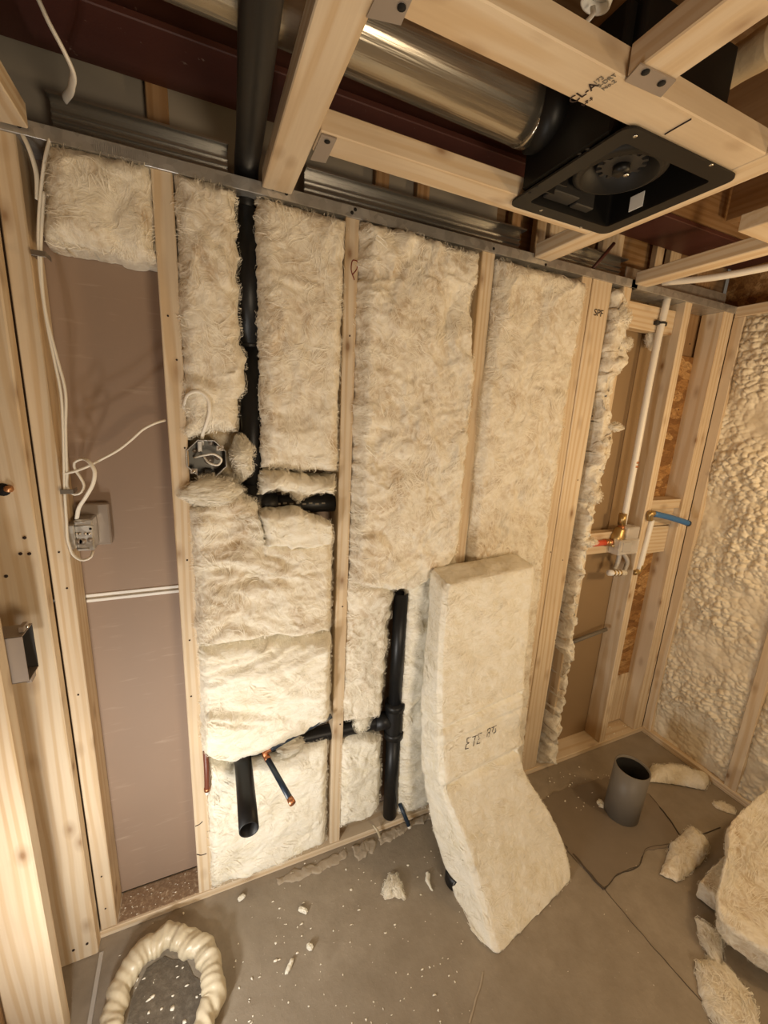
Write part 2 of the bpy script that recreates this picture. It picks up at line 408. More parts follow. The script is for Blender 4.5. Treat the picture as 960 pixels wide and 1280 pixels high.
# ---- loose fibres walking over a surface grid (thin ribbons), one 'stuff' part per batt
def fibers(G, N, n, parent, length=0.055, clump=6, width=0.00050, lift=0.0030, mat='strand', seed=0, region=(0, 1, 0, 1)):
    rng = np.random.default_rng(seed + 5)
    nv, nu, _ = G.shape
    du = np.linalg.norm(np.diff(G, axis=1), axis=2).mean() + 1e-9
    dv = np.linalg.norm(np.diff(G, axis=0), axis=2).mean() + 1e-9
    nc = max(1, n // clump); K = 6
    c0 = np.stack([region[0] * nu + rng.random(nc) * (region[1] - region[0]) * nu, region[2] * nv + rng.random(nc) * (region[3] - region[2]) * nv], 1)
    p0 = G[np.clip(c0[:, 1].astype(int), 0, nv - 1), np.clip(c0[:, 0].astype(int), 0, nu - 1)]
    ang = fbm(p0 * 5.0 + 3, 2) * 7 + rng.normal(0, 0.5, nc)
    cur = rng.normal(0, 11, nc)
    sp = 0.008
    s_uv = np.repeat(c0, clump, 0) + rng.normal(0, 1, (nc * clump, 2)) * np.array([sp / du, sp / dv])
    a = np.repeat(ang, clump) + rng.normal(0, 0.22, nc * clump); k = np.repeat(cur, clump) + rng.normal(0, 9, nc * clump)
    L = length * (0.45 + rng.random(nc * clump) * 1.1); lf = lift * (0.2 + rng.random(nc * clump) * 1.3)
    pts, tang = [], []
    uv = s_uv.copy()
    for j in range(K):
        iu = np.clip(uv[:, 0], 0, nu - 1.001); iv = np.clip(uv[:, 1], 0, nv - 1.001)
        i0 = iu.astype(int); j0 = iv.astype(int); fu = (iu - i0)[:, None]; fv = (iv - j0)[:, None]
        q = (G[j0, i0] * (1 - fu) + G[j0, i0 + 1] * fu) * (1 - fv) + (G[j0 + 1, i0] * (1 - fu) + G[j0 + 1, i0 + 1] * fu) * fv
        nn = N[j0, i0]
        w = math.sin(math.pi * (j + 0.3) / (K - 0.2))
        pts.append(q + nn * (lf * w + 0.0006)[:, None])
        aa = a + k * L * (j / K)
        uv = uv + np.stack([np.cos(aa) * L / K / du, np.sin(aa) * L / K / dv], 1)
    pts = np.array(pts).transpose(1, 0, 2)
    T = np.gradient(pts, axis=1); nrm = N[np.clip(s_uv[:, 1].astype(int), 0, nv - 1), np.clip(s_uv[:, 0].astype(int), 0, nu - 1)][:, None, :]
    S = np.cross(T, nrm); S /= (np.linalg.norm(S, axis=2)[..., None] + 1e-9)
    wd = np.repeat(0.8 + 0.8 * (rng.random(nc) > 0.85), clump)[:, None, None] * width * np.array([0.4, 0.9, 1, 1, 0.8, 0.25])[None, :, None]
    A = pts + S * wd; B = pts - S * wd
    V = np.stack([A, B], 2).reshape(-1, 3); m = len(pts)
    base = (np.arange(m) * K * 2)[:, None] + np.arange(K - 1)[None, :] * 2
    Fq = np.stack([base, base + 1, base + 3, base + 2], -1).reshape(-1, 4)
    return fast('loose_fibers', V, Fq, mat, parent, True, kind='stuff')
def normals(G, flip=1):
    n = np.cross(np.gradient(G, axis=1), np.gradient(G, axis=0)); n /= (np.linalg.norm(n, axis=2)[..., None] + 1e-12)
    return n * flip

def polyline(pts, ts):
    pts = np.asarray(pts, float); d = np.r_[0, np.cumsum(np.linalg.norm(np.diff(pts, axis=0), axis=1))]; d /= d[-1]
    return np.stack([np.interp(ts, d, pts[:, k]) for k in range(pts.shape[1])], 1)
_bseed = [0]
def batt(label, top, right, bottom, left, y=-0.004, back=0.083, bulge=0.018, lump=0.012, edge=0.006, res=0.0055, mat='fiberglass',
         nf=1.0, edge_w=0.03, stretch=(1, 1), name='insulation_batt', cat='insulation', group=None, flen=0.055, tilt=0.0):
    """Batt held in the wall plane: four pixel outlines put on the plane y, bulging towards the room."""
    _bseed[0] += 1; sd = _bseed[0]
    C = [np.array([P(*q, y=y)[[0, 2]] for q in e]) for e in (top, right, bottom, left)]
    W = np.linalg.norm(C[0][-1] - C[0][0]); H = np.linalg.norm(C[3][-1] - C[3][0])
    nu = max(10, int(W / res)); nv = max(10, int(H / res))
    us = np.linspace(0, 1, nu); vs = np.linspace(0, 1, nv)
    Tt, Bb = polyline(C[0], us), polyline(C[2], us); Ll, Rr = polyline(C[3], vs), polyline(C[1], vs)
    u = us[None, :, None]; v = vs[:, None, None]
    Q = (1 - v) * Tt[None] + v * Bb[None] + (1 - u) * Ll[:, None] + u * Rr[:, None] \
        - ((1 - u) * (1 - v) * Tt[0] + u * (1 - v) * Tt[-1] + (1 - u) * v * Bb[0] + u * v * Bb[-1])
    q3 = np.concatenate([Q, np.full(Q.shape[:2] + (1,), sd * 3.7)], 2)
    e1 = fbm(q3 * 28, 4, 0.62); e2 = fbm(q3 * 28 + 50, 4, 0.62)
    Q = Q + edge * np.stack([e1, e2], 2)
    d = np.minimum(np.minimum(us, 1 - us)[None, :] * W, np.minimum(vs, 1 - vs)[:, None] * H)
    k = np.clip(d / min(edge_w, 0.4 * min(W, H)), 0, 1); prof = 1 - (1 - k) ** 2.2
    qs = q3 * np.array([stretch[0], stretch[1], 1])
    warp = np.stack([fbm(qs * 6 + 9, 2), fbm(qs * 6 + 31, 2), 0 * e1], 2)
    n = 1.5 * fbm(qs * 6 + warp * 0.9, 3) + 0.62 * ridged(qs * 14 + warp * 2.6, 3) + 0.20 * ridged(qs * 42 + warp * 3, 2) + 0.12 * fbm(qs * 90, 2)
    h = prof * bulge + (0.35 + 0.65 * prof) * lump * n
    Yv = y + (1 - prof) * 0.012 - h + tilt * (1 - vs)[:, None]
    G = np.stack([Q[..., 0], Yv, Q[..., 1]], 2)
    V = G.reshape(-1, 3); Fq = [grid_faces(nv, nu)[:, ::-1]]
    per = np.r_[np.arange(nu), np.arange(1, nv) * nu + nu - 1, (nv - 1) * nu + np.arange(nu - 2, -1, -1), np.arange(nv - 2, 0, -1) * nu]
    PB = V[per].copy(); PB[:, 1] = back; off = len(V)
    mid = V[per].copy(); mid[:, 1] = (V[per][:, 1] + back) / 2; mid[:, [0, 2]] += 0.003 * RNG.normal(size=(len(per), 2))
    V = np.concatenate([V, mid, PB]); m = len(per); i = np.arange(m); j = (i + 1) % m
    Fq.append(np.stack([per[i], per[j], off + j, off + i], -1)); Fq.append(np.stack([off + i, off + j, off + m + j, off + m + i], -1))
    o = fast(name, V, np.concatenate(Fq), mat, None, True, label=label, cat=cat, group=group)
    cnt = int(W * H * 4200 * nf) + 60
    if nf:
        fibers(G, normals(G, 1) * -1 if normals(G)[nv // 2, nu // 2, 1] > 0 else normals(G), cnt, o, flen, seed=sd)
        Ne = -normals(G) if normals(G)[nv // 2, nu // 2, 1] > 0 else normals(G)
        for kk, rg in enumerate(((0, 0.05, 0, 1), (0.95, 1, 0, 1), (0, 1, 0.95, 1), (0, 1, 0, 0.04))):
            fibers(G, Ne, int((H if kk < 2 else W) * 520) + 12, o, 0.020, clump=5, seed=sd + 200 + kk, region=rg, lift=0.006, width=0.00045)
    return o
def blob(name, label, c, size, mat='fiberglass_white', cat='insulation', seed=1, amp=0.35, freq=1.3, nf=250, rot=0.0, floor=False, parent=None, group=None, flen=0.02, res=(26, 40), sq=1.0):
    """Torn tuft: a noisy closed lump of the given half sizes."""
    c = np.asarray(c, float); nv, nu = res
    th = np.linspace(0.02, math.pi - 0.02, nv)[:, None]; ph = np.linspace(0, 2 * math.pi, nu, endpoint=False)[None, :]
    D = np.stack([np.sin(th) * np.cos(ph), np.sin(th) * np.sin(ph), np.cos(th) + 0 * ph], 2)
    if sq != 1.0: D = np.sign(D) * np.abs(D) ** sq
    n = 0.9 * fbm(D * freq + seed * 5.1, 2, 0.5) + 0.55 * ridged(D * freq * 2.0 + seed * 2.3 + 0.5 * fbm(D * 2 + seed, 2)[..., None], 3) + 0.12 * fbm(D * 11, 2)
    G = D * (1 + amp * n[..., None] * 1.6) * np.asarray(size)
    cr, sr = math.cos(rot), math.sin(rot)
    G = np.stack([G[..., 0] * cr - G[..., 1] * sr, G[..., 0] * sr + G[..., 1] * cr, G[..., 2]], 2)
    if floor:
        G[..., 2] = np.where(G[..., 2] < -size[2] * 0.5, -size[2] * 0.5, G[..., 2]); G = G + c + np.array([0, 0, size[2] * 0.5 + 0.0015])
    else: G = G + c
    V = G.reshape(-1, 3)
    Fq = grid_faces(nv, nu, True)[:, ::1]
    ids = np.arange(nu)
    V = np.concatenate([V, [G[0].mean(0)], [G[-1].mean(0)]]); a, b = len(V) - 2, len(V) - 1
    tri = np.concatenate([np.stack([np.full(nu, a), np.full(nu, a), np.roll(ids, -1), ids], -1)[:, 1:], np.stack([np.full(nu, b), (nv - 1) * nu + ids, (nv - 1) * nu + np.roll(ids, -1)], -1)])
    fs = [tuple(int(k) for k in f[::-1]) for f in Fq] + [tuple(int(k) for k in f) for f in tri]
    o = raw(name, V, fs, mat, parent, True, label=label, cat=cat, group=group)
    bmx = bmesh.new(); bmx.from_mesh(o.data); bmesh.ops.recalc_face_normals(bmx, faces=bmx.faces[:]); bmx.to_mesh(o.data); bmx.free()
    if nf:
        Nn = (G - c); Nn /= np.linalg.norm(Nn, axis=2)[..., None]
        fibers(G, Nn, nf * 3, o, flen * 1.2, clump=9, seed=seed, lift=0.009)
    return o

# ================================================================== SETTING
def struct(name, loc=(0, 0, 0), **kw):
    return thing(name, loc, kind='structure', **kw)
ZT = 1.977                                        # underside of the dropped ceiling frame
# ---- floor
floor = bx('floor', -1.6, 2.12, -3.0, 0.14, -0.12, 0.0, 'concrete', None, 0, label='mottled brown-grey concrete floor', kind='structure')
def flat_poly(name, px, z, h, mat, parent, jit=0.004):
    pts = [P(*q, z=0)[:2] for q in px]
    fine = []
    for a, b in zip(pts, pts[1:] + pts[:1]):
        n = max(2, int(np.linalg.norm(b - a) / 0.018))
        for k in range(n): fine.append(a + (b - a) * k / n + RNG.normal(0, jit, 2))
    n = len(fine)
    V = [(q[0], q[1], z + h) for q in fine] + [(q[0], q[1], z - 0.002) for q in fine]
    ar = sum(fine[k][0] * fine[(k + 1) % n][1] - fine[(k + 1) % n][0] * fine[k][1] for k in range(n))
    top = list(range(n)) if ar > 0 else list(range(n))[::-1]
    Fs = [tuple(top)]
    for k in range(n):
        a, b = top[k], top[(k + 1) % n]; Fs.append((b, a, a + n, b + n))
    return raw(name, V, Fs, mat, parent, False)
flat_poly('concrete_patch', [(668, 1006), (694, 992), (760, 972), (812, 993), (850, 1046), (868, 1043), (842, 1056), (806, 1064), (800, 1082), (772, 1093), (755, 1111), (718, 1072), (690, 1038)], 0.0, 0.004, 'concrete_fresh', floor)
def strip(name, px, wid, h, mat, parent, z=0.0):
    pts = np.array([np.r_[P(*q, z=0)[:2], 0] for q in px]); path = smoothpath(pts, 10 * len(pts))
    path[:, :2] += 0.004 * np.stack([noise3(path * 30), noise3(path * 30 + 9)], 1)
    T = np.gradient(path, axis=0); S = np.stack([-T[:, 1], T[:, 0]], 1); S /= np.linalg.norm(S, axis=1)[:, None]
    w = wid * (0.55 + 0.9 * np.abs(noise3(path * 22 + 3)))[:, None] / 2
    A, B = path[:, :2] + S * w, path[:, :2] - S * w; n = len(path)
    V = [(*q, z + h) for q in A] + [(*q, z + h) for q in B] + [(*q, z - 0.002) for q in A] + [(*q, z - 0.002) for q in B]
    Fs = []
    for k in range(n - 1):
        Fs += [(k, n + k, n + k + 1, k + 1), (2 * n + k, k, k + 1, 2 * n + k + 1), (n + k, 3 * n + k, 3 * n + k + 1, n + k + 1)]
    return raw(name, V, Fs, mat, parent, False)
strip('crack', [(716, 1068), (736, 1092), (755, 1113)], 0.009, 0.0055, 'crack', floor)
strip('crack', [(752, 1108), (800, 1165), (850, 1222), (920, 1300)], 0.002, 0.0016, 'crack', floor)
strip('crack', [(756, 1112), (772, 1094), (799, 1083), (806, 1064), (846, 1055), (900, 1035)], 0.0022, 0.0050, 'crack', floor)
strip('crack', [(812, 995), (833, 1020), (851, 1046)], 0.0022, 0.0052, 'crack', floor)
strip('crack', [(586, 1280), (598, 1240), (604, 1215)], 0.006, 0.0016, 'mortar', floor)

# ---- back wall: drywall of the next room, plates, studs, blocking
wb = struct('wall_back')
YB = 0.085
bx('drywall_panel', -0.40, 1.35, YB, YB + 0.012, 1.012, 2.0, 'drywall_paper', wb, 0.001)
bx('drywall_panel', -0.40, 1.35, YB, YB + 0.012, 0.030, 1.002, 'drywall_paper', wb, 0.001)
bx('gypsum_edge', -0.285, -0.07, YB - 0.003, YB + 0.01, 1.010, 1.018, 'gypsum', wb, 0.001)
bx('gypsum_edge', -0.285, -0.07, YB - 0.003, YB + 0.01, 0.996, 1.004, 'gypsum', wb, 0.001)
bx('joint_filler', -0.285, -0.07, YB + 0.001, YB + 0.012, 1.004, 1.010, 'mortar', wb, 0)
bx('drywall_panel', 1.35, 1.80, YB, YB + 0.012, 0.02, 1.0, 'drywall_ochre', wb, 0.001)
bx('drywall_panel', 1.35, 1.585, YB, YB + 0.012, 1.003, 2.0, 'drywall_ochre', wb, 0.001)
bx('drywall_panel', 1.590, 1.80, YB, YB + 0.012, 1.003, 2.0, 'drywall_ochre', wb, 0.001)
bx('joint_filler', 1.582, 1.593, YB + 0.003, YB + 0.013, 1.003, 2.0, 'pine_dark', wb, 0)
bx('sheathing_panel', 1.72, 1.925, YB - 0.004, YB + 0.008, 0.30, 1.80, 'osb', wb, 0.001)
bx('stud', 1.720, 1.80, YB - 0.03, YB + 0.008, 1.80, 1.97, 'pine', wb)
bx('stud', 1.80, 1.925, YB - 0.008, YB + 0.012, 0.03, 0.30, 'pine', wb)
bx('bottom_plate', -0.33, 2.0, -0.004, 0.089, 0.0, 0.024, 'pine', wb, 0.002)
dustp = bx('plate_dust', -0.283, -0.068, 0.003, 0.084, 0.0236, 0.0262, 'dust', wb, 0.001)
studs = [(-0.325, -0.286, 0), (-0.0690, -0.0290, 0), (0.350, 0.386, 0), (0.757, 0.802, 0), (1.148, 1.193, 0), (1.1965, 1.287, 0), (1.343, 1.384, 0), (1.680, 1.719, 0), (1.923, 1.976, 0)]
SO = []
for k, (a, b, y0) in enumerate(studs):
    y1 = 0.040 if abs(b - a) > 0.08 else 0.0845
    SO.append(bx('stud', a, b, y0, y1, 0.024, 1.966, 'pine', wb, 0.002))
bx('blocking', 1.385, 1.679, 0.03, 0.068, 1.852, 1.938, 'pine', wb)
bx('blocking', 1.385, 1.679, 0.03, 0.068, 0.985, 1.075, 'pine', wb)
bx('blocking', 1.720, 1.922, 0.035, 0.073, 0.955, 1.078, 'pine', wb)
bx('blocking', 1.720, 1.922, 0.010, 0.078, 1.165, 1.205, 'pine', wb)
bx('blocking', 1.770, 1.922, 0.030, 0.078, 1.085, 1.160, 'pine', wb)
bx('blocking', 1.976, 1.988, 0.0, 0.06, 0.024, 1.966, 'pine', wb)
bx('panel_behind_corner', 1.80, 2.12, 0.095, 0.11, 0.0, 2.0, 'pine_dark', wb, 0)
# pencil marks and small nail heads on the studs
def mark(name, px, y, mat, parent, r=0.0012):
    return tube(name, [P(*q, y=y) for q in px], r, mat, parent, 5, 6 * len(px))
mark('pencil_mark', [(443, 350), (439, 336), (442, 325), (447, 327), (446, 336), (441, 343)], -0.001, 'ink_red', wb)
mark('pencil_mark', [(244, 1033), (250, 1030), (253, 1027)], -0.001, 'ink', wb)
mark('pencil_mark', [(246, 1068), (252, 1069), (258, 1067)], -0.001, 'ink', wb)
nails = [(234, 700), (237, 800), (239, 870), (231, 560), (221, 450), (210, 395), (437, 420), (425, 905), (428, 758), (740, 520), (722, 600), (703, 700), (694, 800), (776, 425), (757, 558), (688, 690), (855, 900), (862, 430), (848, 512), (74, 690), (127, 1095), (132, 1135), (84, 735), (98, 868)]
for q in nails:
    cyl('nail', P(*q, y=0.001), (0, -1, 0), 0.0022, 0.0022, 'ink', wb, 8)
# stamp ink on the flat stud and bottom-plate labels
text('stamp', 'SPF', 0.030, P(742, 394, y=-0.001), (1, 0, 0), (0, 0, 1), 'ink', wb)
# ---- galvanised top track with its flange, holes and ribbed rear channel
tr = bx('top_track', -0.36, 1.40, -0.006, -0.002, 1.964, 1.990, 'galvanised', wb, 0.0008)
bx('web', -0.36, 1.40, -0.004, 0.09, 1.9645, 1.967, 'galvanised', tr, 0)
for k, q in enumerate([(24, 157), (341, 236), (358, 242), (440, 266), (444, 262), (617, 311), (682, 331)]):
    cyl('screw_hole', P(*q, y=-0.0055), (0, -1, 0), 0.0042, 0.0012, 'dark_hole', tr, 10)
rb = RNG.random(1)
for k in range(26):
    x = P(118, 190, y=-0.006)[0] + k * 0.0037
    bx('rib', x, x + 0.0018, -0.0085, -0.0055, 1.968, 1.984, 'galvanised', tr, 0)
tr2 = bx('top_track', 1.37, 2.0, -0.006, -0.002, 1.964, 1.990, 'galvanised', wb, 0.0008)
bx('web', 1.37, 2.0, -0.004, 0.09, 1.9645, 1.967, 'galvanised', tr2, 0)
for k, (xa, xb) in enumerate([(-0.24, 0.085), (0.26, 0.93), (1.05, 1.38)]):
    rc = bx('rear_channel', xa, xb, 0.060, 0.064, 2.004, 2.062, 'dark_steel', wb, 0.0008)
    bx('lip', xa, xb, 0.030, 0.064, 2.002, 2.006, 'dark_steel', rc, 0)
    bx('lip', xa, xb, 0.030, 0.064, 2.060, 2.064, 'dark_steel', rc, 0)
    for m in range(3):
        bx('rib', xa, xb, 0.054, 0.061, 2.014 + 0.014 * m, 2.020 + 0.014 * m, 'dark_steel', rc, 0.001)
bx('rear_channel', 1.40, 2.0, 0.050, 0.054, 1.998, 2.050, 'galvanised', wb, 0.0008)

# ---- left wall: studs seen from the side, top plate
wl = struct('wall_left', (-0.40, -0.1, 0))
bx('stud', -0.416, -0.3265, -0.040, -0.002, 0.0, 1.962, 'pine', wl, 0.003)
bx('stud', -0.458, -0.360, -0.205, -0.166, 0.0, 1.962, 'pine', wl, 0.003)
bx('stud', -0.458, -0.360, -0.62, -0.58, 0.0, 1.962, 'pine', wl, 0.003)
bx('top_plate', -0.40, -0.262, -2.2, -0.012, 1.972, 2.012, 'pine', wl, 0.002)
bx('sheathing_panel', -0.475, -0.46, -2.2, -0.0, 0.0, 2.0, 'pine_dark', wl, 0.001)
for q in ((31, 672), (37, 692), (8, 720), (26, 692), (92, 1187), (109, 1179)):
    cyl('nail', P(*q, y=-0.0395), (0, -1, 0), 0.0034, 0.0025, 'ink', wl, 8)

# ---- right wall: studs, plates and spray foam between them
wr = struct('wall_right', (2.05, -0.5, 0))
XR = 1.990
bx('stud', XR, 2.08, -0.040, 0.0, 0.024, 1.95, 'pine', wr, 0.002)
bx('stud', XR, 2.08, -0.410, -0.366, 0.024, 1.95, 'pine', wr, 0.002)
bx('stud', XR, 2.08, -0.815, -0.775, 0.024, 1.95, 'pine', wr, 0.002)
bx('bottom_plate', XR - 0.004, 2.08, -1.6, 0.0, 0.0, 0.030, 'pine', wr, 0.002)
bx('top_plate', XR - 0.002, 2.08, -1.6, -0.002, 1.950, 1.990, 'pine', wr, 0.002)
bx('sheathing_panel', 2.08, 2.095, -1.6, 0.1, 0.0, 2.4, 'osb', wr, 0.001)
def foam(name, ya, yb, za, zb, res, seed):
    ny, nz = int((yb - ya) / res), int((zb - za) / res)
    yy, zz = np.meshgrid(np.linspace(ya, yb, ny), np.linspace(za, zb, nz))
    p2 = np.stack([yy, zz], 2); p3 = np.stack([yy, zz, 0 * yy + seed], 2)
    wp = p2 + 0.010 * np.stack([fbm(p3 * 9, 2), fbm(p3 * 9 + 40, 2)], 2)
    a, a2 = worley(wp * np.array([36, 44]), seed); b, b2 = worley(wp * np.array([66, 78]) + 7.7, seed + 3)
    big = fbm(p3 * 5, 3)
    fl = np.clip(0.62 + 1.7 * fbm(p3 * 4 + 11, 2), 0.15, 1)
    def puff(f1, f2):
        m = np.exp(-9 * f1) + np.exp(-9 * f2); sm = np.clip(-np.log(m) / 9 + 0.03, 0, 2)
        return np.sqrt(np.clip(1 - (sm / 0.80) ** 2, 0.0, 1)) * np.clip(0.35 + (f2 - f1) / 0.22, 0, 1) ** 0.8
    d = np.minimum(np.minimum(yy - ya, yb - yy), np.minimum(zz - za, zb - zz))
    pr = np.clip(d / 0.03, 0, 1) ** 0.7
    rnd = 0.55 + 0.9 * np.clip(fbm(p3 * 24 + 3, 1) + 0.35, 0, 1)
    xx = 2.020 - 0.010 * pr - 0.021 * fl * puff(a, a2) * rnd - 0.006 * puff(b, b2) * fl - 0.024 * big * pr
    G = np.stack([xx, yy, zz], 2); V = G.reshape(-1, 3)
    return fast(name, V, grid_faces(nz, ny), 'spray_foam', wr, True)
foam('spray_foam', -0.364, -0.038, 0.026, 1.952, 0.0036, 3)
foam('spray_foam', -0.776, -0.408, 0.026, 1.952, 0.0050, 8)
foam('spray_foam', -1.40, -0.812, 0.026, 1.952, 0.02, 21)

# ---- ceiling: subfloor, joists, dropped 2x3 frame
ce = struct('ceiling', (0.8, -0.6, 1.977))
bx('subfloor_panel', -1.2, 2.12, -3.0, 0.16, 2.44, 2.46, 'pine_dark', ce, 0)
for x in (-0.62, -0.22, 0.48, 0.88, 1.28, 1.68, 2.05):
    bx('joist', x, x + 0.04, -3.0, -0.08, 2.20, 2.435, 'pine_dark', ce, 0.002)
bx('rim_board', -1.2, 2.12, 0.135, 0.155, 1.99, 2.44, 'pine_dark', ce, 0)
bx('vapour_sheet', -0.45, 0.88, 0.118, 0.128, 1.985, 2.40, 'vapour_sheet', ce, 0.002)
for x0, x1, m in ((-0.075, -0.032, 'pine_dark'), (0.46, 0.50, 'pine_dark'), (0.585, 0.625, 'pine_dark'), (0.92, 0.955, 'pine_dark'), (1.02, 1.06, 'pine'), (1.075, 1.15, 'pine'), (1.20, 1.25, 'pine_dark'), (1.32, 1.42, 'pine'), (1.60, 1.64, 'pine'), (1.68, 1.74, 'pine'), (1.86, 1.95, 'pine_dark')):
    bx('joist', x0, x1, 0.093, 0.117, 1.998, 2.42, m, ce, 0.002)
bx('joist', 0.151, 0.216, -2.2, -0.008, ZT, ZT + 0.038, 'pine', ce, 0.002)     # first long strip, towards the room
bx('joist', 0.937, 1.000, -2.2, -0.008, ZT, ZT + 0.038, 'pine', ce, 0.002)
bx('joist', 1.386, 1.450, -2.2, -0.004, ZT, ZT + 0.038, 'pine', ce, 0.002)
bx('cross_piece', 0.218, 0.936, -0.258, -0.194, ZT, ZT + 0.038, 'pine', ce, 0.002)
c2 = bx('cross_piece', 0.218, 0.936, -0.577, -0.513, ZT, ZT + 0.038, 'pine', ce, 0.002)
bx('joist', 0.572, 0.636, -2.2, -0.579, ZT, ZT + 0.038, 'pine', ce, 0.002)
bx('cross_piece', 1.228, 1.385, -0.450, -0.387, ZT, ZT + 0.038, 'pine', ce, 0.002)
bx('nailer_panel', 1.02, 2.05, -0.050, -0.036, 2.175, 2.40, 'pine_dark', ce, 0.001)
bx('joist', 0.66, 1.0, -0.80, -0.73, 2.12, 2.16, 'pine', ce, 0.002)
def bracket(px, z, parent):
    pts = [P(*q, z=z) for q in px]; V = [(p[0], p[1], z) for p in pts] + [(p[0], p[1], z + 0.002) for p in pts]
    o = raw('hanger_bracket', V, [(0, 1, 2, 3), (7, 6, 5, 4), (0, 4, 5, 1), (1, 5, 6, 2), (2, 6, 7, 3), (3, 7, 4, 0)], 'clamp_steel', parent, False)
    return o
MATS['clamp_steel'].node_tree.nodes['Principled BSDF'].inputs['Metallic'].default_value = 0.35
b1 = bracket([(402, 168), (421, 174), (407, 204), (388, 200)], ZT - 0.003, ce)
b2 = bracket([(470, -4), (517, -4), (501, 32), (458, 22)], ZT - 0.003, ce)
b3 = bracket([(800, 80), (845, 101), (826, 122), (781, 102)], ZT - 0.003, ce)
for b, q in ((b1, (409, 177)), (b2, (502, 9)), (b3, (807, 90)), (b3, (827, 104))):
    cyl('nail_hole', P(*q, z=ZT - 0.0035), (0, 0, -1), 0.0055, 0.001, 'dark_hole', b, 10)
text('stamp', 'CL-A', 0.020, P(716, 130, z=ZT - 0.001), P(742, 112, z=ZT) - P(716, 130, z=ZT), P(708, 118, z=ZT) - P(716, 130, z=ZT), 'ink', c2)
text('stamp', 'S-P-F', 0.009, P(729, 133, z=ZT - 0.001), P(748, 120, z=ZT) - P(729, 133, z=ZT), P(721, 124, z=ZT) - P(729, 133, z=ZT), 'ink', c2)
text('stamp', '173\nS-DRY\nNo.2', 0.010, P(744, 106, z=ZT - 0.001), P(764, 92, z=ZT) - P(744, 106, z=ZT), P(736, 97, z=ZT) - P(744, 106, z=ZT), 'ink_soft', c2)
tube('pencil_mark', [P(831, 168, z=ZT - 0.001), P(848, 158, z=ZT - 0.001), P(864, 149, z=ZT - 0.001)], 0.0012, 'ink', c2, 5)

# ================================================================== THINGS ABOVE THE WALL
beam = thing('steel_beam', (0.8, 0.0, 2.16), 'red painted steel beam spanning above the back wall', 'beam')
bx('lower_flange', -1.2, 2.08, -0.070, 0.090, 2.160, 2.174, 'red_steel', beam, 0.002)
bx('web', -1.2, 2.08, 0.004, 0.016, 2.174, 2.40, 'red_steel', beam, 0)
bx('upper_flange', -1.2, 2.08, -0.070, 0.090, 2.40, 2.414, 'red_steel', beam, 0.002)
o = tube('threaded_rod', [(1.20, 0.02, 1.992), (1.275, 0.01, 2.085)], 0.006, 'red_steel', None, 8, label='short red rod leaning behind the top track', cat='rod')

duct = thing('vent_duct', (0.4, -0.35, 2.0), 'shiny round metal duct running to the black fan housing', 'duct')
tube('duct_pipe', [(-0.55, -0.30, 2.125), (0.0, -0.30, 2.118), (0.64, -0.30, 2.103)], 0.060, 'galvanised_duct', duct, 40, 30)
for x in (0.10, 0.622):
    tube('seam_ring', [(x, -0.30, 2.118 - 0.023 * x), (x + 0.008, -0.30, 2.118 - 0.023 * x)], 0.0612, 'galvanised_duct', duct, 40)
fan = thing('exhaust_fan', (0.81, -0.377, 1.968), 'black square bathroom fan housing hung in the ceiling frame', 'fan')
def rrect(x0, x1, y0, y1, r, n=6):
    o = []
    for cx, cy, a0 in ((x1 - r, y1 - r, 0), (x0 + r, y1 - r, 90), (x0 + r, y0 + r, 180), (x1 - r, y0 + r, 270)):
        for k in range(n + 1):
            a = math.radians(a0 + 90 * k / n); o.append((cx + r * math.cos(a), cy + r * math.sin(a)))
    return np.array(o)
fo, fi = rrect(0.655, 0.963, -0.525, -0.228, 0.022), rrect(0.688, 0.930, -0.492, -0.261, 0.008)
n = len(fo); zb, zt_ = ZT - 0.007, ZT - 0.003
V = np.concatenate([np.c_[fo, np.full(n, zb)], np.c_[fi, np.full(n, zb)], np.c_[fo, np.full(n, zt_)], np.c_[fi, np.full(n, zt_)]])
Fs = []
for k in range(n):
    j = (k + 1) % n
    Fs += [(k, n + k, n + j, j), (2 * n + k, 2 * n + j, 3 * n + j, 3 * n + k), (k, j, 2 * n + j, 2 * n + k), (n + k, 3 * n + k, 3 * n + j, n + j)]
plain('fan_flange', (0.011, 0.0095, 0.008), 0.5, 0, 0.3)
fl = raw('mounting_flange', V, Fs, 'fan_flange', fan, False)
for q in ((676, 263), (726, 284), (794, 170), (889, 206)):
    c = P(*q, z=zb)
    cyl('screw', c, (0, 0, -1), 0.0035, 0.001, 'screw_bright', fl, 8)
for q in ((724, 192), (734, 186), (662, 241), (671, 233)):
    cyl('screw_hole', P(*q, z=zb), (0, 0, -1), 0.0035, 0.0006, 'dark_hole', fl, 8)
zt2 = 2.175
V = np.concatenate([np.c_[fi, np.full(n, zt_)], np.c_[fi, np.full(n, zt2)]])
fx = rrect(0.684, 0.934, -0.496, -0.257, 0.010)
V = np.concatenate([V, np.c_[fx, np.full(n, zt_)], np.c_[fx, np.full(n, zt2 + 0.004)]])
Fs = []
for k in range(n):
    j = (k + 1) % n
    Fs += [(k, n + k, n + j, j), (2 * n + k, 2 * n + j, 3 * n + j, 3 * n + k)]
Fs += [tuple(range(n, 2 * n)), tuple(range(3 * n, 4 * n))]
hs = raw('housing', V, Fs, 'fan_black', fan, False)
zp = 1.992
cx, cy = 0.790, -0.398
ring_o, ring_i = 0.086, 0.070
m = 40; a = np.linspace(0, 2 * math.pi, m, endpoint=False)
V = np.concatenate([np.c_[cx + r * np.cos(a), cy + r * np.sin(a), np.full(m, z)] for r, z in ((ring_o, zp + 0.085), (ring_o, zp), (ring_i, zp - 0.006), (ring_i - 0.002, zp + 0.085))])
Fs = [tuple(int(q) for q in f) for f in grid_faces(4, m, True)]
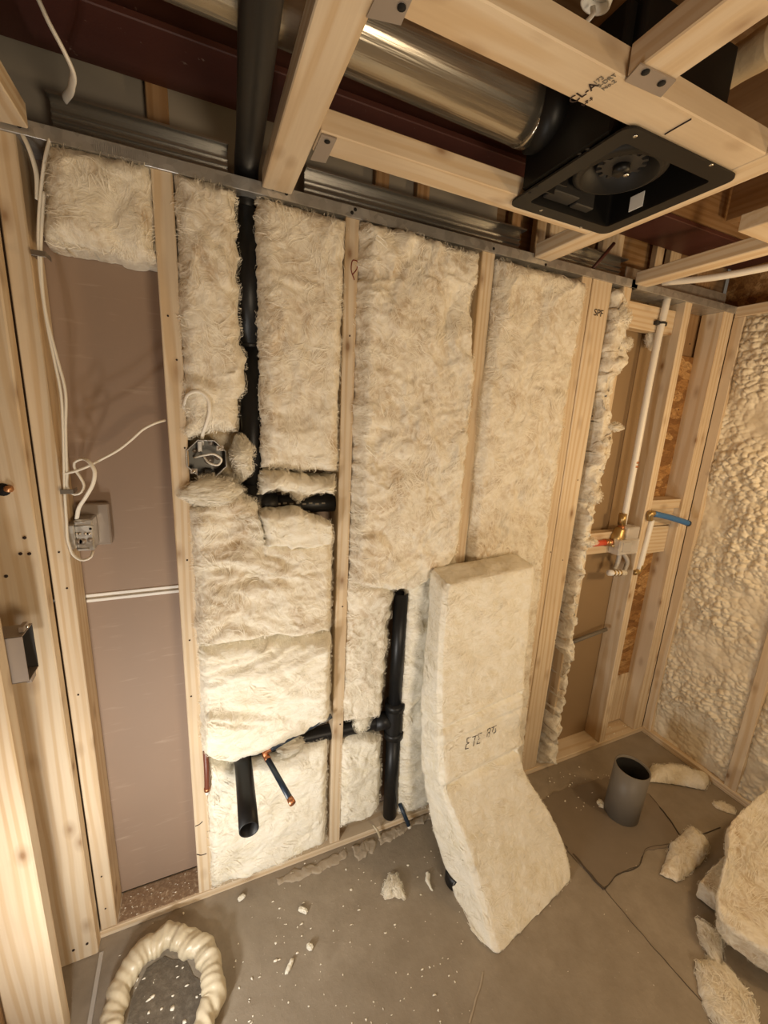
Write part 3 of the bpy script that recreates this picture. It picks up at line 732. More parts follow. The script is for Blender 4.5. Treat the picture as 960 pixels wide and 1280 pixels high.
raw('blower_ring', V, Fs, 'fan_flange', fan, True)
bx('blower_plate', 0.690, 0.928, -0.490, -0.263, zp + 0.085, zp + 0.09, 'fan_black', fan, 0)
ga = []
for k in range(14):
    for r, w in ((0.036, -0.4), (0.036, 0.05), (0.046, 0.15), (0.046, 0.5)):
        t_ = 2 * math.pi * (k + 0.5 + w) / 14; ga.append((cx + 0.004 + r * math.cos(t_), cy + r * math.sin(t_)))
ga = np.array(ga); g = len(ga)
V = np.concatenate([np.c_[ga, np.full(g, zp + 0.012)], np.c_[ga, np.full(g, zp + 0.046)]])
imp = raw('impeller', V, [tuple(range(g))[::-1], tuple(range(g, 2 * g))] + [(k, (k + 1) % g, g + (k + 1) % g, g + k) for k in range(g)], 'fan_grey', fan, False)
cyl('hub', (cx + 0.004, cy, zp + 0.014), (0, 0, -1), 0.016, 0.014, 'fan_black', imp, 16)
cyl('screw', P(783, 217, z=zp), (0, 0, -1), 0.005, 0.004, 'screw_bright', fan, 10)
for q in ((738, 190), (726, 198)): pass
for yy in (-0.30, -0.335):
    bx('rib', 0.690, 0.72, yy, yy + 0.004, ZT, zp, 'fan_flange', fan, 0)
bx('wiring_cover', 0.72, 0.795, -0.300, -0.263, ZT + 0.008, 2.04, 'fan_grey', fan, 0.002)
bx('wiring_cover', 0.80, 0.855, -0.285, -0.263, ZT + 0.006, 2.03, 'fan_grey', fan, 0.002)
bx('rating_label', 0.9275, 0.9295, -0.352, -0.318, ZT + 0.004, ZT + 0.034, 'label_white', fan, 0.0005)
tube('duct_collar', [(0.640, -0.30, 2.103), (0.690, -0.32, 2.103)], 0.0655, 'fan_black', fan, 30)
bx('damper_box', 0.662, 0.686, -0.48, -0.262, 1.985, 2.172, 'fan_black', fan, 0.004)
for q in ((689, 160), (699, 120)):
    cyl('screw', P(*q, x=0.654), (-1, 0, 0), 0.004, 0.002, 'screw_bright', fan, 8)

o = tube('water_pipe', [(1.505, -0.02, 1.998), P(890, 347, x=1.55), P(960, 334, x=1.60), P(960, 334, x=1.60) + np.array([0.06, -0.4, 0.02])], 0.011, 'pex_white', None, 12, label='thin white pipe running beside the rightmost long ceiling strip', cat='pipe')
# white plastic cap and tape hanging near the top
o = thing('plastic_cap', P(744, 5, z=2.10), 'round white plastic cap hanging above the stamped crosspiece', 'cap')
c = P(744, 5, z=2.10)
tube('rim', [c, c + np.array([0.004, -0.006, 0.022])], 0.022, 'plastic_white', o, 24, None, 0.004)
cyl('disc', c + np.array([0.002, -0.003, 0.012]), (0.15, -0.25, 0.9), 0.018, 0.003, 'plastic_white', o, 20)
tube('strap', [c + np.array([0, 0.004, 0.0]), P(738, 22, z=2.075), P(728, 32, z=2.07)], 0.004, 'plastic_white', o, 8, None, 0, 0.3)
o = thing('flex_duct', (0.95, -0.95, 2.1), 'crumpled pale tan wrapped duct far up at the upper right', 'duct')
pth = smoothpath([P(968, 52, z=2.19), P(905, 90, z=2.19), P(868, 108, z=2.2)], 60)
tube('foil_sleeve', pth, 0.032 + 0.004 * fbm(pth * 25, 2), 'kraft', o, 16, None, 0, 1, True)
o = thing('flex_duct', (0.4, -0.75, 2.12), 'grey duct stub crossing above the widest ceiling joist', 'duct')
tube('foil_sleeve', [P(356, 30, z=2.10), P(420, 6, z=2.14), P(470, -30, z=2.16)], 0.032, 'galvanised_duct', o, 20, 24)

# ================================================================== PLUMBING
ab = thing('drain_stack', (0.123, 0.045, 1.2), 'black drain pipe dropping from the ceiling with a side arm', 'pipe')
YP = 0.048
tube('pipe', [(0.123, YP, 1.18), (0.123, YP, 1.66)], 0.026, 'abs_black', ab, 24)
tube('coupling', [(0.122, YP - 0.002, 1.652), (0.122, YP - 0.002, 1.945)], 0.031, 'abs_black', ab, 24)
tube('coupling', [(0.122, YP - 0.002, 1.640), (0.122, YP - 0.002, 1.655)], [0.022, 0.031], 'abs_black', ab, 24)
q = P(327, -10, y=-0.22)
tube('upper_pipe', [(0.122, YP, 1.93), (0.122, 0.044, 1.990), (0.121, 0.015, 2.020), (0.118, -0.06, 2.021), (0.105, -0.26, 2.000), (0.090, -0.46, 1.976), (0.06, -0.9, 1.93)], 0.0262, 'abs_black', ab, 26, 30)
tube('tee', [(0.123, YP, 1.20), (0.123, YP, 1.30)], 0.032, 'abs_black', ab, 24)
tube('tee_branch', [(0.123, YP, 1.243), (0.185, YP, 1.243)], 0.031, 'abs_black', ab, 24)
arm = tube('arm', [(0.16, YP, 1.243), (0.43, YP, 1.238)], 0.026, 'abs_black', ab, 24)
for k in range(9):
    q = P(338 + k * 8, 630 + (k % 2), y=YP - 0.026); bx('print_mark', q[0], q[0] + 0.010, q[1] - 0.0006, q[1] + 0.001, q[2], q[2] + 0.0045, 'ink_soft', arm, 0)

dr = thing('drain_pipe', (0.585, 0.03, 0.02), 'black upright drain with tee and stub-out in the lower wall', 'pipe')
def col(x0, z): return (x0, 0.022, z)
tube('pipe', [(0.578, 0.02, 0.935), (0.580, 0.02, 0.50)], 0.0235, 'abs_black', dr, 24, None, 0.004)
tube('pipe', [(0.583, 0.02, 0.40), (0.590, 0.022, 0.03)], 0.0255, 'abs_black', dr, 24)
tube('tee', [(0.581, 0.02, 0.52), (0.581, 0.02, 0.50), (0.582, 0.02, 0.40)], 0.032, 'abs_black', dr, 24, None, 0)
tube('collar', [(0.581, 0.02, 0.50), (0.581, 0.02, 0.525)], 0.035, 'abs_black', dr, 24)
tube('collar', [(0.583, 0.02, 0.385), (0.583, 0.02, 0.410)], 0.035, 'abs_black', dr, 24)
tube('tee_branch', [(0.581, 0.025, 0.452), (0.510, 0.030, 0.455)], 0.030, 'abs_black', dr, 24)
tube('arm', [(0.53, 0.030, 0.455), (0.30, 0.035, 0.462), (0.10, 0.045, 0.466)], 0.025, 'abs_black', dr, 24)
tube('stub_out', [(0.073, 0.05, 0.466), (0.072, -0.02, 0.464), (0.067, -0.215, 0.458)], 0.0245, 'abs_black', dr, 30, 4, 0.0035)
cyl('bore_shade', (0.0668, -0.16, 0.46), (0, 1, 0), 0.02, 0.004, 'dark_hole', dr, 20)  # dark disc across the bore, painted in place of the shade inside

cw = thing('supply_pipe', (0.2, -0.05, 0.45), 'navy supply pipe with copper elbow and stub by the black stub-out', 'pipe')
tube('pipe', [P(414, 895, y=-0.014), P(372, 917, y=-0.030), P(337, 937, y=-0.030)], 0.0080, 'pex_navy', cw, 12)
e_ = P(365, 1003, y=-0.19)
tube('elbow', [P(338, 936, y=-0.030), P(331, 941, y=-0.032), P(334, 948, y=-0.04)], 0.0088, 'copper', cw, 12)
s_ = P(333, 946, y=-0.038)
tube('stub', [s_, e_], 0.0080, 'pex_navy', cw, 14)
d_ = (e_ - s_) / np.linalg.norm(e_ - s_)
tube('end_cap', [e_ - d_ * 0.012, e_ + d_ * 0.004], 0.0092, 'copper', cw, 14)
tube('ring', [s_ + d_ * 0.0, s_ + d_ * 0.012], 0.0094, 'copper', cw, 14)

hw = thing('supply_pipe', (-0.03, -0.03, 0.4), 'rust red stub pipe with pale end beside the second stud', 'pipe')
h0, h1 = P(257, 938, y=-0.004), P(259, 988, y=-0.018)
tube('pipe', [h0, (h0 + h1) / 2 + np.array([0.001, -0.006, 0]), h1], 0.0075, 'pex_rust', hw, 12)
dh = np.array([0, 0, -1.0])
tube('clamp', [h1 + np.array([0, 0, 0.010]), h1], 0.0085, 'copper', hw, 12)
tube('end_cap', [h1, h1 + dh * 0.012], 0.0062, 'pex_white', hw, 12)

bs = thing('supply_pipe', P(508, 1020, y=-0.02), 'short navy stub by the sill, left of the leaning batt', 'pipe')
b0, b1_ = P(500, 1005, y=0.0), P(511, 1032, y=-0.035)
tube('pipe', [b0, b1_], 0.0075, 'pex_navy', bs, 12)
tube('end_cap', [b1_, b1_ + (b1_ - b0) * 0.10], 0.0068, 'pex_white', bs, 12)

# shower valve with riser, hot and cold tails and white drop
sv = thing('shower_valve', (1.60, 0.02, 0.9), 'brass shower valve with white riser between the right studs', 'valve')
YV = 0.018
def pv(px, py, y=YV): return P(px, py, y=y)
tube('riser', [pv(835, 370), pv(827, 404), pv(793, 580), pv(779, 655)], 0.0125, 'pex_white', sv, 14)
for q in ((827, 404), (794, 578), (793, 583)):
    c = pv(*q); tube('clamp_ring', [c + np.array([0, 0, -0.004]), c + np.array([0, 0, 0.004])], 0.0142, 'rubber_and_shade' if q[1] == 404 else 'copper', sv, 14)
c = pv(827, 404); bx('pipe_clip', c[0] - 0.028, c[0] + 0.03, c[1] - 0.002, c[1] + 0.014, c[2] - 0.007, c[2] + 0.007, 'rubber_and_shade', sv, 0.001)
for a_, b_, r_, m_ in (((779, 642), (777, 656), 0.0155, 'brass'), ((777, 656), (775, 668), 0.013, 'copper')):
    tube('union_nut', [pv(*a_), pv(*b_)], r_, m_, sv, 8)
vb = tube('valve_body', [pv(776, 660), pv(771, 672), pv(768, 684)], [0.020, 0.028, 0.022], 'brass', sv, 16, 10)
tube('port', [pv(764, 684), pv(778, 668)], 0.018, 'brass', vb, 12)
tube('port', [pv(768, 672), pv(792, 676)], 0.017, 'brass', vb, 12)
tube('hot_tail', [pv(733, 680.5), pv(758, 678)], 0.0125, 'pex_red', sv, 14)
for q in ((734, 680), (757, 678), (762, 678)):
    c = pv(*q); tube('clamp_ring', [c + np.array([-0.006, 0, 0]), c + np.array([0.006, 0, 0])], 0.0148, 'copper', sv, 14)
tube('hot_elbow', [pv(757, 678), pv(768, 679)], 0.014, 'brass', sv, 10)
def pbox(name, px, y, dy, mat, parent):
    a_ = [P(*q, y=y) for q in px]
    x0, x1 = min(p[0] for p in a_), max(p[0] for p in a_); z0, z1 = min(p[2] for p in a_), max(p[2] for p in a_)
    return bx(name, x0, x1, y, y + dy, z0, z1, mat, parent, 0.004)
pbox('plaster_guard', [(776, 676), (797, 692)], -0.020, 0.05, 'guard_clear', sv)
pbox('plaster_guard', [(786, 660), (798, 674)], -0.012, 0.05, 'guard_clear', sv)
pbox('guard_window', [(780, 679), (788, 689)], -0.022, 0.002, 'plaster_guard', sv)
tube('drop_pipe', [pv(815, 650, -0.006), pv(808, 677, -0.006), pv(799, 712, -0.006)], 0.0105, 'pex_white', sv, 12)
tube('bottom_elbow', [pv(801, 706, -0.006), pv(798, 714, -0.006), pv(793, 716, -0.006)], 0.0115, 'brass', sv, 10)
tube('bottom_union', [pv(761, 716, 0.0), pv(781, 716, 0.0)], 0.0125, 'pex_white', sv, 14)
for q in ((766, 716), (770, 716), (774, 716)):
    c = pv(*q, 0.0); tube('clamp_ring', [c - np.array([0.004, 0, 0]), c + np.array([0.004, 0, 0])], 0.014, 'brass', sv, 14)
tube('inner_tail', [pv(775, 690), pv(772, 703), pv(766, 715)], 0.009, 'plaster_guard', sv, 10)
tube('inner_tail', [pv(778, 690), pv(784, 703), pv(780, 715)], 0.009, 'plaster_guard', sv, 10)
cb = thing('supply_pipe', P(835, 650, y=0.0), 'blue pipe crossing the narrow bay in front of the right studs', 'pipe')
tube('pipe', [P(817, 642, y=-0.015), P(838, 647, y=-0.028), P(860, 654, y=-0.044)], 0.0125, 'pex_blue', cb, 14)
e0, e1 = P(859, 653.8, y=-0.043), P(861, 654.5, y=-0.045)
tube('end_ring', [e0, e1], 0.0132, 'pex_navy', cb, 14)
tube('elbow', [P(818, 642, y=-0.015), P(813, 642, y=-0.012), P(812, 650, y=-0.010)], 0.0125, 'brass', cb, 10)
tube('drop', [P(812, 646, y=0.03), P(806, 665, y=0.03), P(801, 690, y=0.03)], 0.008, 'pex_navy', cb, 10)
o = tube('steel_conduit', [P(707, 806, y=0.06), P(758, 786.5, y=0.045)], 0.0085, 'pipe_grey', None, 14, label='thin grey rod crossing low between the right studs', cat='rod')

# grey sleeve standing on the floor
sl = thing('pipe_sleeve', (1.47, -0.285, 0.004), 'grey plastic pipe sleeve standing open on the patched concrete', 'pipe')
tube('outer_wall', [(1.468, -0.280, 0.002), (1.474, -0.284, 0.222)], 0.062, 'pipe_grey', sl, 40, None, 0.004)
tube('inside_shade', [(1.4685, -0.2805, 0.02), (1.474, -0.284, 0.212)], 0.0578, 'dark_hole', sl, 40, None, 0.002)  # dark liner and disc added to stand for the shade inside the pipe
cyl('bottom_shade', (1.471, -0.282, 0.06), (0, 0, 1), 0.057, 0.004, 'dark_hole', sl, 30)
fp = thing('floor_drain_pipe', P(570, 1096, z=0), 'black floor pipe half hidden behind the leaning batt', 'pipe')
q = P(571, 1100, z=0)
tube('outer_wall', [(q[0], q[1], 0.0), (q[0], q[1], 0.045)], 0.040, 'abs_black', fp, 30, None, 0.004)

# ================================================================== ELECTRICAL
ob = thing('octagon_box', P(258, 575, y=0.03), 'round steel electrical box with a white wire loop inside', 'electrical box')
oc = P(258.5, 573.5, y=-0.004); rO = 0.048
plain('box_steel', (0.11, 0.108, 0.102), 0.40, 0.8)
m = 8; a = (np.arange(m) + 0.5) * 2 * math.pi / m
pr = [(rO, -0.006), (rO, 0.038), (rO - 0.002, 0.036), (rO - 0.002, -0.006)]
V = []
for r_, y_ in ((rO, 0.036), (rO, -0.002), (rO - 0.0022, -0.002), (rO - 0.0022, 0.033)):
    V += [(oc[0] + r_ * math.cos(t_), oc[1] + y_, oc[2] + r_ * math.sin(t_)) for t_ in a]
Fs = [tuple(int(q) for q in f) for f in grid_faces(4, m, True)] + [tuple(range(m)), tuple(range(3 * m, 4 * m))]
raw('shell', V, Fs, 'box_steel', ob, False)
tube('rim', [(oc[0] + rO * math.cos(t_), oc[1] - 0.002, oc[2] + rO * math.sin(t_)) for t_ in np.r_[a, a[:1]]], 0.0012, 'galvanised', ob, 6, None, 0, 1, True)  # lighter ring added as a painted highlight along the front edge
for dx, dz in ((-0.030, -0.030), (0.031, 0.026)):
    tb = bx('screw_tab', oc[0] + dx - 0.008, oc[0] + dx + 0.008, oc[1] - 0.001, oc[1] + 0.001, oc[2] + dz - 0.006, oc[2] + dz + 0.006, 'clamp_steel', ob, 0)
    cyl('screw', (oc[0] + dx, oc[1] - 0.001, oc[2] + dz), (0, -1, 0), 0.0042, 0.003, 'screw_bright', tb, 10)
bx('cable_clamp', oc[0] - 0.020, oc[0] - 0.008, oc[1] + 0.012, oc[1] + 0.03, oc[2] + 0.014, oc[2] + 0.042, 'galvanised', ob, 0.002)
bx('cable_clamp', oc[0] - 0.008, oc[0] + 0.012, oc[1] + 0.016, oc[1] + 0.03, oc[2] - 0.040, oc[2] - 0.028, 'box_steel', ob, 0.002)
for dx, dz, s in ((0.012, 0.036, 0.007), (0.026, 0.0, 0.007), (0.006, -0.006, 0.012), (-0.026, 0.016, 0.006), (0.02, -0.022, 0.006)):
    cyl('knockout', (oc[0] + dx, oc[1] + 0.033, oc[2] + dz), (0, -1, 0), s, 0.0015, 'clamp_steel', ob, 12)
def pp(l, y): return [P(q[0], q[1], y=(q[2] if len(q) > 2 else y)) for q in l]
tube('wire_loop', pp([(243, 572, 0.02), (256, 569, -0.014), (268, 568, -0.022), (277, 575, -0.022), (273, 581, -0.02), (262, 579, -0.015), (255, 571, 0.0)], -0.01), 0.0024, 'cable_white', ob, 8, 50)
o = tube('power_cable', pp([(253, 556, 0.02), (253, 545, 0.0), (258, 530, -0.022), (262, 512, -0.03), (259, 497, -0.03), (248, 489, -0.03), (236, 492, -0.024), (230, 505, -0.006), (228, 522, 0.02), (225, 528, 0.03)], -0.02), 0.0042, 'cable_white', None, 10, 70, 0, 0.55, label='white cable looping into the top of the round steel box', cat='cable')

sb = thing('device_box', P(106, 668, y=0.02), 'square steel electrical box on the first stud, seen from behind', 'electrical box')
a0, a1 = P(91, 650, y=0.012), P(119, 688, y=0.012)
shell = bx('shell', a0[0], a1[0], 0.012, 0.060, a1[2], a0[2], 'galvanised', sb, 0.003)
bx('plaster_ring', a0[0], a1[0] + 0.026, 0.060, 0.082, a1[2] - 0.002, a0[2] + 0.026, 'clamp_steel', sb, 0.003)
for q, r_ in (((98, 677), 0.0075), ((104, 677), 0.0075), ((113, 675), 0.006)): cyl('knockout', P(*q, y=0.0125), (0, -1, 0), r_, 0.0016, 'clamp_steel', sb, 14)
for q in ((96, 667), (100, 667), (107, 667), (112, 667)): cyl('screw', P(*q, y=0.0125), (0, -1, 0), 0.003, 0.003, 'screw_bright', sb, 8)
for q in ((98, 667), (110, 667), (113, 661), (94, 673)): cyl('screw_hole', P(*q, y=0.0122), (0, -1, 0), 0.003, 0.0008, 'dark_hole', sb, 8)
for q in ((94, 652, 106, 653), (93, 658, 117, 657), (96, 686, 112, 686)):
    A, B = P(q[0], q[1], y=0.011), P(q[2], q[3], y=0.011); tube('ridge', [A, B], 0.0016, 'galvanised', sb, 6)
bx('bracket', a0[0] - 0.012, a0[0] + 0.002, 0.0, 0.06, a1[2] + 0.01, a0[2] - 0.01, 'galvanised', sb, 0.001)

cables = [
    ('pair of white cables stapled down the first stud', [(63, 172, 0.0), (57, 195), (51, 240), (48, 300), (49, 325), (58, 400), (68, 450), (76, 490), (79, 540), (80, 580), (81, 617), (83, 650), (86, 680), (93, 695), (102, 700), (113, 697), (116, 689, 0.0)]),
    ('white cable beside the stapled pair, curling into the square box', [(55, 240), (51, 325), (57, 390), (72, 450), (81, 485), (82, 540), (84, 590), (86, 612), (92, 618), (99, 617), (105, 608), (100, 596), (94, 587), (93, 578), (101, 574), (112, 578, -0.03), (118, 588, -0.034), (117, 602, -0.036), (108, 620, -0.03), (99, 634, -0.01), (96, 648, 0.016)]),
]
for lb, l in cables:
    tube('power_cable', pp(l, -0.012), 0.0046, 'cable_white', None, 10, 120, 0, 0.6, label=lb, cat='cable')
tube('power_cable', pp([(27, 166, 0.0), (36, 185), (45, 215), (47, 250)], -0.008), 0.0046, 'cable_white', None, 10, 40, 0, 0.6, label='short white cable entering through the track at the first stud', cat='cable')
tube('power_cable', pp([(79, 592, -0.012), (90, 590, -0.016), (105, 585), (125, 575), (150, 561), (165, 549), (180, 536), (194, 529), (206, 525.5, 0.008)], -0.012), 0.0036, 'cable_white', None, 10, 80, 0, 0.8, label='white cable strung across the open bay between two studs', cat='cable')
tube('power_cable', [P(30, -30, y=-.15), P(44, -8, y=-.15), P(62, 30, y=-.15), P(79, 62, y=-.14), P(90, 86, y=-.12), P(90, 106, y=-.08), P(81, 124, y=0.0)], 0.0075, 'cable_white', None, 10, 60, 0, 0.45, label='white cable hanging loose in front of the red beam', cat='cable')
for q in ((49, 318), (84, 614)):
    c = P(*q, y=-0.012)
    st_ = thing('cable_staple', c, 'upper cable staple on the first stud' if q[1] < 400 else 'lower cable staple on the first stud above the square box', 'staple', 'cable staples')
    bx('crown', c[0] - 0.011, c[0] + 0.013, c[1] - 0.008, c[1] - 0.005, c[2] - 0.005, c[2] + 0.005, 'staple', st_, 0.0005)
    for s in (-0.011, 0.0115): bx('leg', c[0] + s, c[0] + s + 0.0015, c[1] - 0.006, 0.012, c[2] - 0.004, c[2] + 0.004, 'staple', st_, 0)

nb = thing('device_box', P(14, 815, x=-0.36), 'open steel electrical box on the nearest left stud', 'electrical box')
X0, X1, Y0, Y1, Z0, Z1 = -0.40, -0.335, -0.163, -0.108, 0.945, 1.045
for s in ((X0, X1, Y0, Y0 + 0.002, Z0, Z1), (X0, X1, Y1 - 0.002, Y1, Z0, Z1), (X0, X1, Y0, Y1, Z0, Z0 + 0.002), (X0, X1, Y0, Y1, Z1 - 0.002, Z1), (X0, X0 + 0.002, Y0, Y1, Z0, Z1)):
    bx('side_plate', *s, 'rubber_and_shade' if s[2] == Y1 - 0.002 else 'clamp_steel', nb, 0.0005)  # far plate coloured dark for the shade inside the box
bx('ear', -0.345, -0.336, Y0 + 0.015, Y1 - 0.015, Z1, Z1 + 0.012, 'clamp_steel', nb, 0.001)
bx('ear', -0.345, -0.336, Y0 + 0.015, Y1 - 0.015, Z0 - 0.012, Z0, 'clamp_steel', nb, 0.001)
cyl('ear_screw', (-0.336, (Y0 + Y1) / 2, Z1 + 0.006), (1, 0, 0), 0.003, 0.004, 'screw_bright', nb, 8)
q = P(4, 612, y=-0.041)
ce2 = thing('cable_end', q, 'cut cable end poking from a hole in the left board', 'cable')
cyl('sheath', q + np.array([0, 0.01, 0]), (0.6, -0.8, 0.1), 0.007, 0.022, 'wire_copper', ce2, 12)
cyl('hole_rim', q, (0, -1, 0), 0.013, 0.002, 'dark_hole', ce2, 16)

# ================================================================== INSULATION
batt('small pale batt filling the top of the open left bay', [(57, 178), (120, 188), (187, 206)], [(187, 206), (191, 260), (193, 326)], [(54, 299), (75, 304), (110, 308), (150, 320), (193, 327)], [(57, 178), (54, 240), (54, 299)], edge=0.008, bulge=0.02)
batt('tall batt strip left of the black drain pipe', [(216, 212), (294, 236)], [(294, 236), (297, 300), (299, 400), (302, 440), (309, 452), (301, 500), (294, 535)], [(231, 548), (262, 540), (294, 535)], [(216, 212), (231, 548)], edge=0.010)
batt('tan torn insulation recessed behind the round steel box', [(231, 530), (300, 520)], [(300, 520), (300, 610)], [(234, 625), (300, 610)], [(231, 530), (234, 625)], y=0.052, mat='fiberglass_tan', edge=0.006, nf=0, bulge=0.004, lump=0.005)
batt('tall batt between drain pipe and the middle stud', [(321, 242), (378, 258), (434, 274)], [(434, 274), (428, 400), (421, 591)], [(328, 584), (375, 587), (421, 592)], [(321, 242), (324, 440), (328, 584)], edge=0.007)
batt('narrow torn strip just above the horizontal black pipe', [(326, 587), (420, 598)], [(420, 598), (418, 618)], [(326, 618), (345, 612), (362, 616), (374, 626), (388, 618), (418, 617)], [(326, 587), (326, 618)], bulge=0.03, edge=0.012, mat='fiberglass_white', nf=2, y=-0.002)
batt('torn chunk just under the horizontal black pipe', [(327, 641), (372, 636), (416, 655)], [(416, 655), (415, 676)], [(333, 684), (360, 684), (364, 688), (400, 684), (415, 676)], [(327, 641), (333, 684)], y=-0.034, back=0.02, bulge=0.022, edge=0.008, mat='fiberglass_white', edge_w=0.010, nf=1)
batt('bulging batt below the pipe arm in the second bay', [(236, 634), (264, 622), (300, 612), (322, 632), (330, 672), (380, 676), (417, 668)], [(417, 668), (414, 788)], [(245, 808), (300, 800), (350, 792), (414, 788)], [(236, 634), (245, 808)], bulge=0.030, lump=0.026, stretch=(0.55, 1.25), edge=0.007)
batt('crumpled batt in the second bay, above the blue pipe', [(246, 806), (330, 795), (413, 790)], [(413, 790), (412, 894)], [(252, 936), (290, 957), (335, 938), (412, 894)], [(246, 806), (252, 936)], bulge=0.032, lump=0.026, stretch=(0.55, 1.25), edge=0.008, mat='fiberglass_white')
batt('bright batt at the bottom of the second bay', [(256, 944), (292, 962), (335, 948), (410, 925)], [(410, 925), (408, 1052)], [(263, 1110), (340, 1082), (408, 1052)], [(256, 944), (263, 1110)], bulge=0.014, lump=0.012, edge=0.006, mat='fiberglass_white', y=0.0)
batt('huge bulging batt in the third bay', [(451, 274), (520, 296), (597, 317)], [(597, 317), (587, 380), (589, 470), (579, 560), (571, 650), (566, 692)], [(437, 728), (470, 735), (510, 738), (545, 716), (568, 692)], [(450, 274), (445, 400), (440, 620), (437, 728)], bulge=0.040, lump=0.017, edge=0.011, nf=1.15, flen=0.065)
batt('shadowed batt left of the black upright drain', [(434, 722), (490, 728)], [(490, 728), (485, 820), (475, 895)], [(426, 905), (452, 898), (476, 895)], [(434, 722), (426, 905)], bulge=0.012, lump=0.02, edge=0.012, y=0.004)
batt('low batt between middle stud and black upright drain', [(425, 928), (452, 918), (478, 922)], [(478, 922), (475, 1005), (462, 1022)], [(424, 1034), (445, 1026), (462, 1022)], [(425, 928), (424, 1034)], bulge=0.012, lump=0.014, edge=0.010, mat='fiberglass_white', y=0.004)
batt('batt right of the black upright drain behind the leaning slab', [(511, 722), (572, 690)], [(572, 690), (577, 990)], [(497, 1018), (540, 1004), (577, 990)], [(511, 722), (500, 900), (497, 1018)], bulge=0.014, lump=0.016, edge=0.008, mat='fiberglass_white', y=0.004)
batt('yellowish batt in the fourth bay left of the doubled studs', [(622, 323), (680, 338), (732, 352)], [(732, 352), (716, 450), (697, 570), (676, 705), (658, 880), (650, 968)], [(577, 994), (612, 982), (650, 968)], [(622, 323), (606, 460), (600, 490), (591, 600), (582, 720), (580, 860), (577, 994)], bulge=0.022, lump=0.010, edge=0.006, stretch=(1, 1))
batt('torn fluffy strip squeezed between the doubled and third right studs', [(766, 362), (784, 362)], [(784, 362), (776, 400), (783, 430), (762, 500), (765, 545), (748, 610), (740, 640), (726, 700), (716, 780), (704, 860), (689, 950)], [(676, 956), (689, 950)], [(766, 362), (762, 400), (749, 470), (745, 540), (728, 640), (712, 740), (700, 860), (676, 956)], bulge=0.018, lump=0.030, edge=0.022, nf=14, flen=0.03, y=0.0, edge_w=0.02)
for (px, py, sx, sz, sd) in ((776, 398, 0.030, 0.030, 4), (780, 430, 0.022, 0.016, 5), (768, 534, 0.030, 0.008, 6), (742, 620, 0.024, 0.020, 7), (735, 677, 0.030, 0.012, 8)):
    blob('insulation_tuft', {4: 'tuft poking out near the top of the torn strip', 5: 'pointed tuft beside the upper blocking', 6: 'thin wisp sticking out midway down the torn strip', 7: 'drooping tuft above the red pipe', 8: 'wisp of fluff touching the red pipe'}[sd],
         P(px, py, y=-0.012), (sx, 0.018, sz), 'fiberglass', seed=sd, amp=0.28, nf=160)
blob('insulation_tuft', 'ragged tuft beside the round steel box and drain pipe', P(304, 572, y=0.004), (0.022, 0.024, 0.046), 'fiberglass_white', seed=12, amp=0.30, nf=500, flen=0.03)
blob('insulation_tuft', 'pulled tuft right under the round steel box', P(268, 615, y=-0.012), (0.062, 0.026, 0.032), 'fiberglass_white', seed=13, amp=0.30, nf=500, flen=0.03)
blob('insulation_tuft', 'torn tuft left of the horizontal pipe arm', P(306, 640, y=-0.006), (0.030, 0.022, 0.034), 'fiberglass_white', seed=14, amp=0.30, nf=300, flen=0.03)
blob('insulation_tuft', 'tuft hanging under the upper right blocking', P(816, 424, y=0.05), (0.028, 0.014, 0.030), 'fiberglass', seed=15, amp=0.30, nf=200)
blob('insulation_tuft', 'ragged tuft hanging below the navy pipe', P(362, 934, y=-0.006), (0.034, 0.014, 0.024), 'fiberglass_white', seed=16, amp=0.34, nf=300)
blob('insulation_tuft', 'ragged fringe over the black pipe right of the middle stud', P(452, 900, y=-0.004), (0.022, 0.014, 0.040), 'fiberglass_white', seed=17, amp=0.34, nf=300)

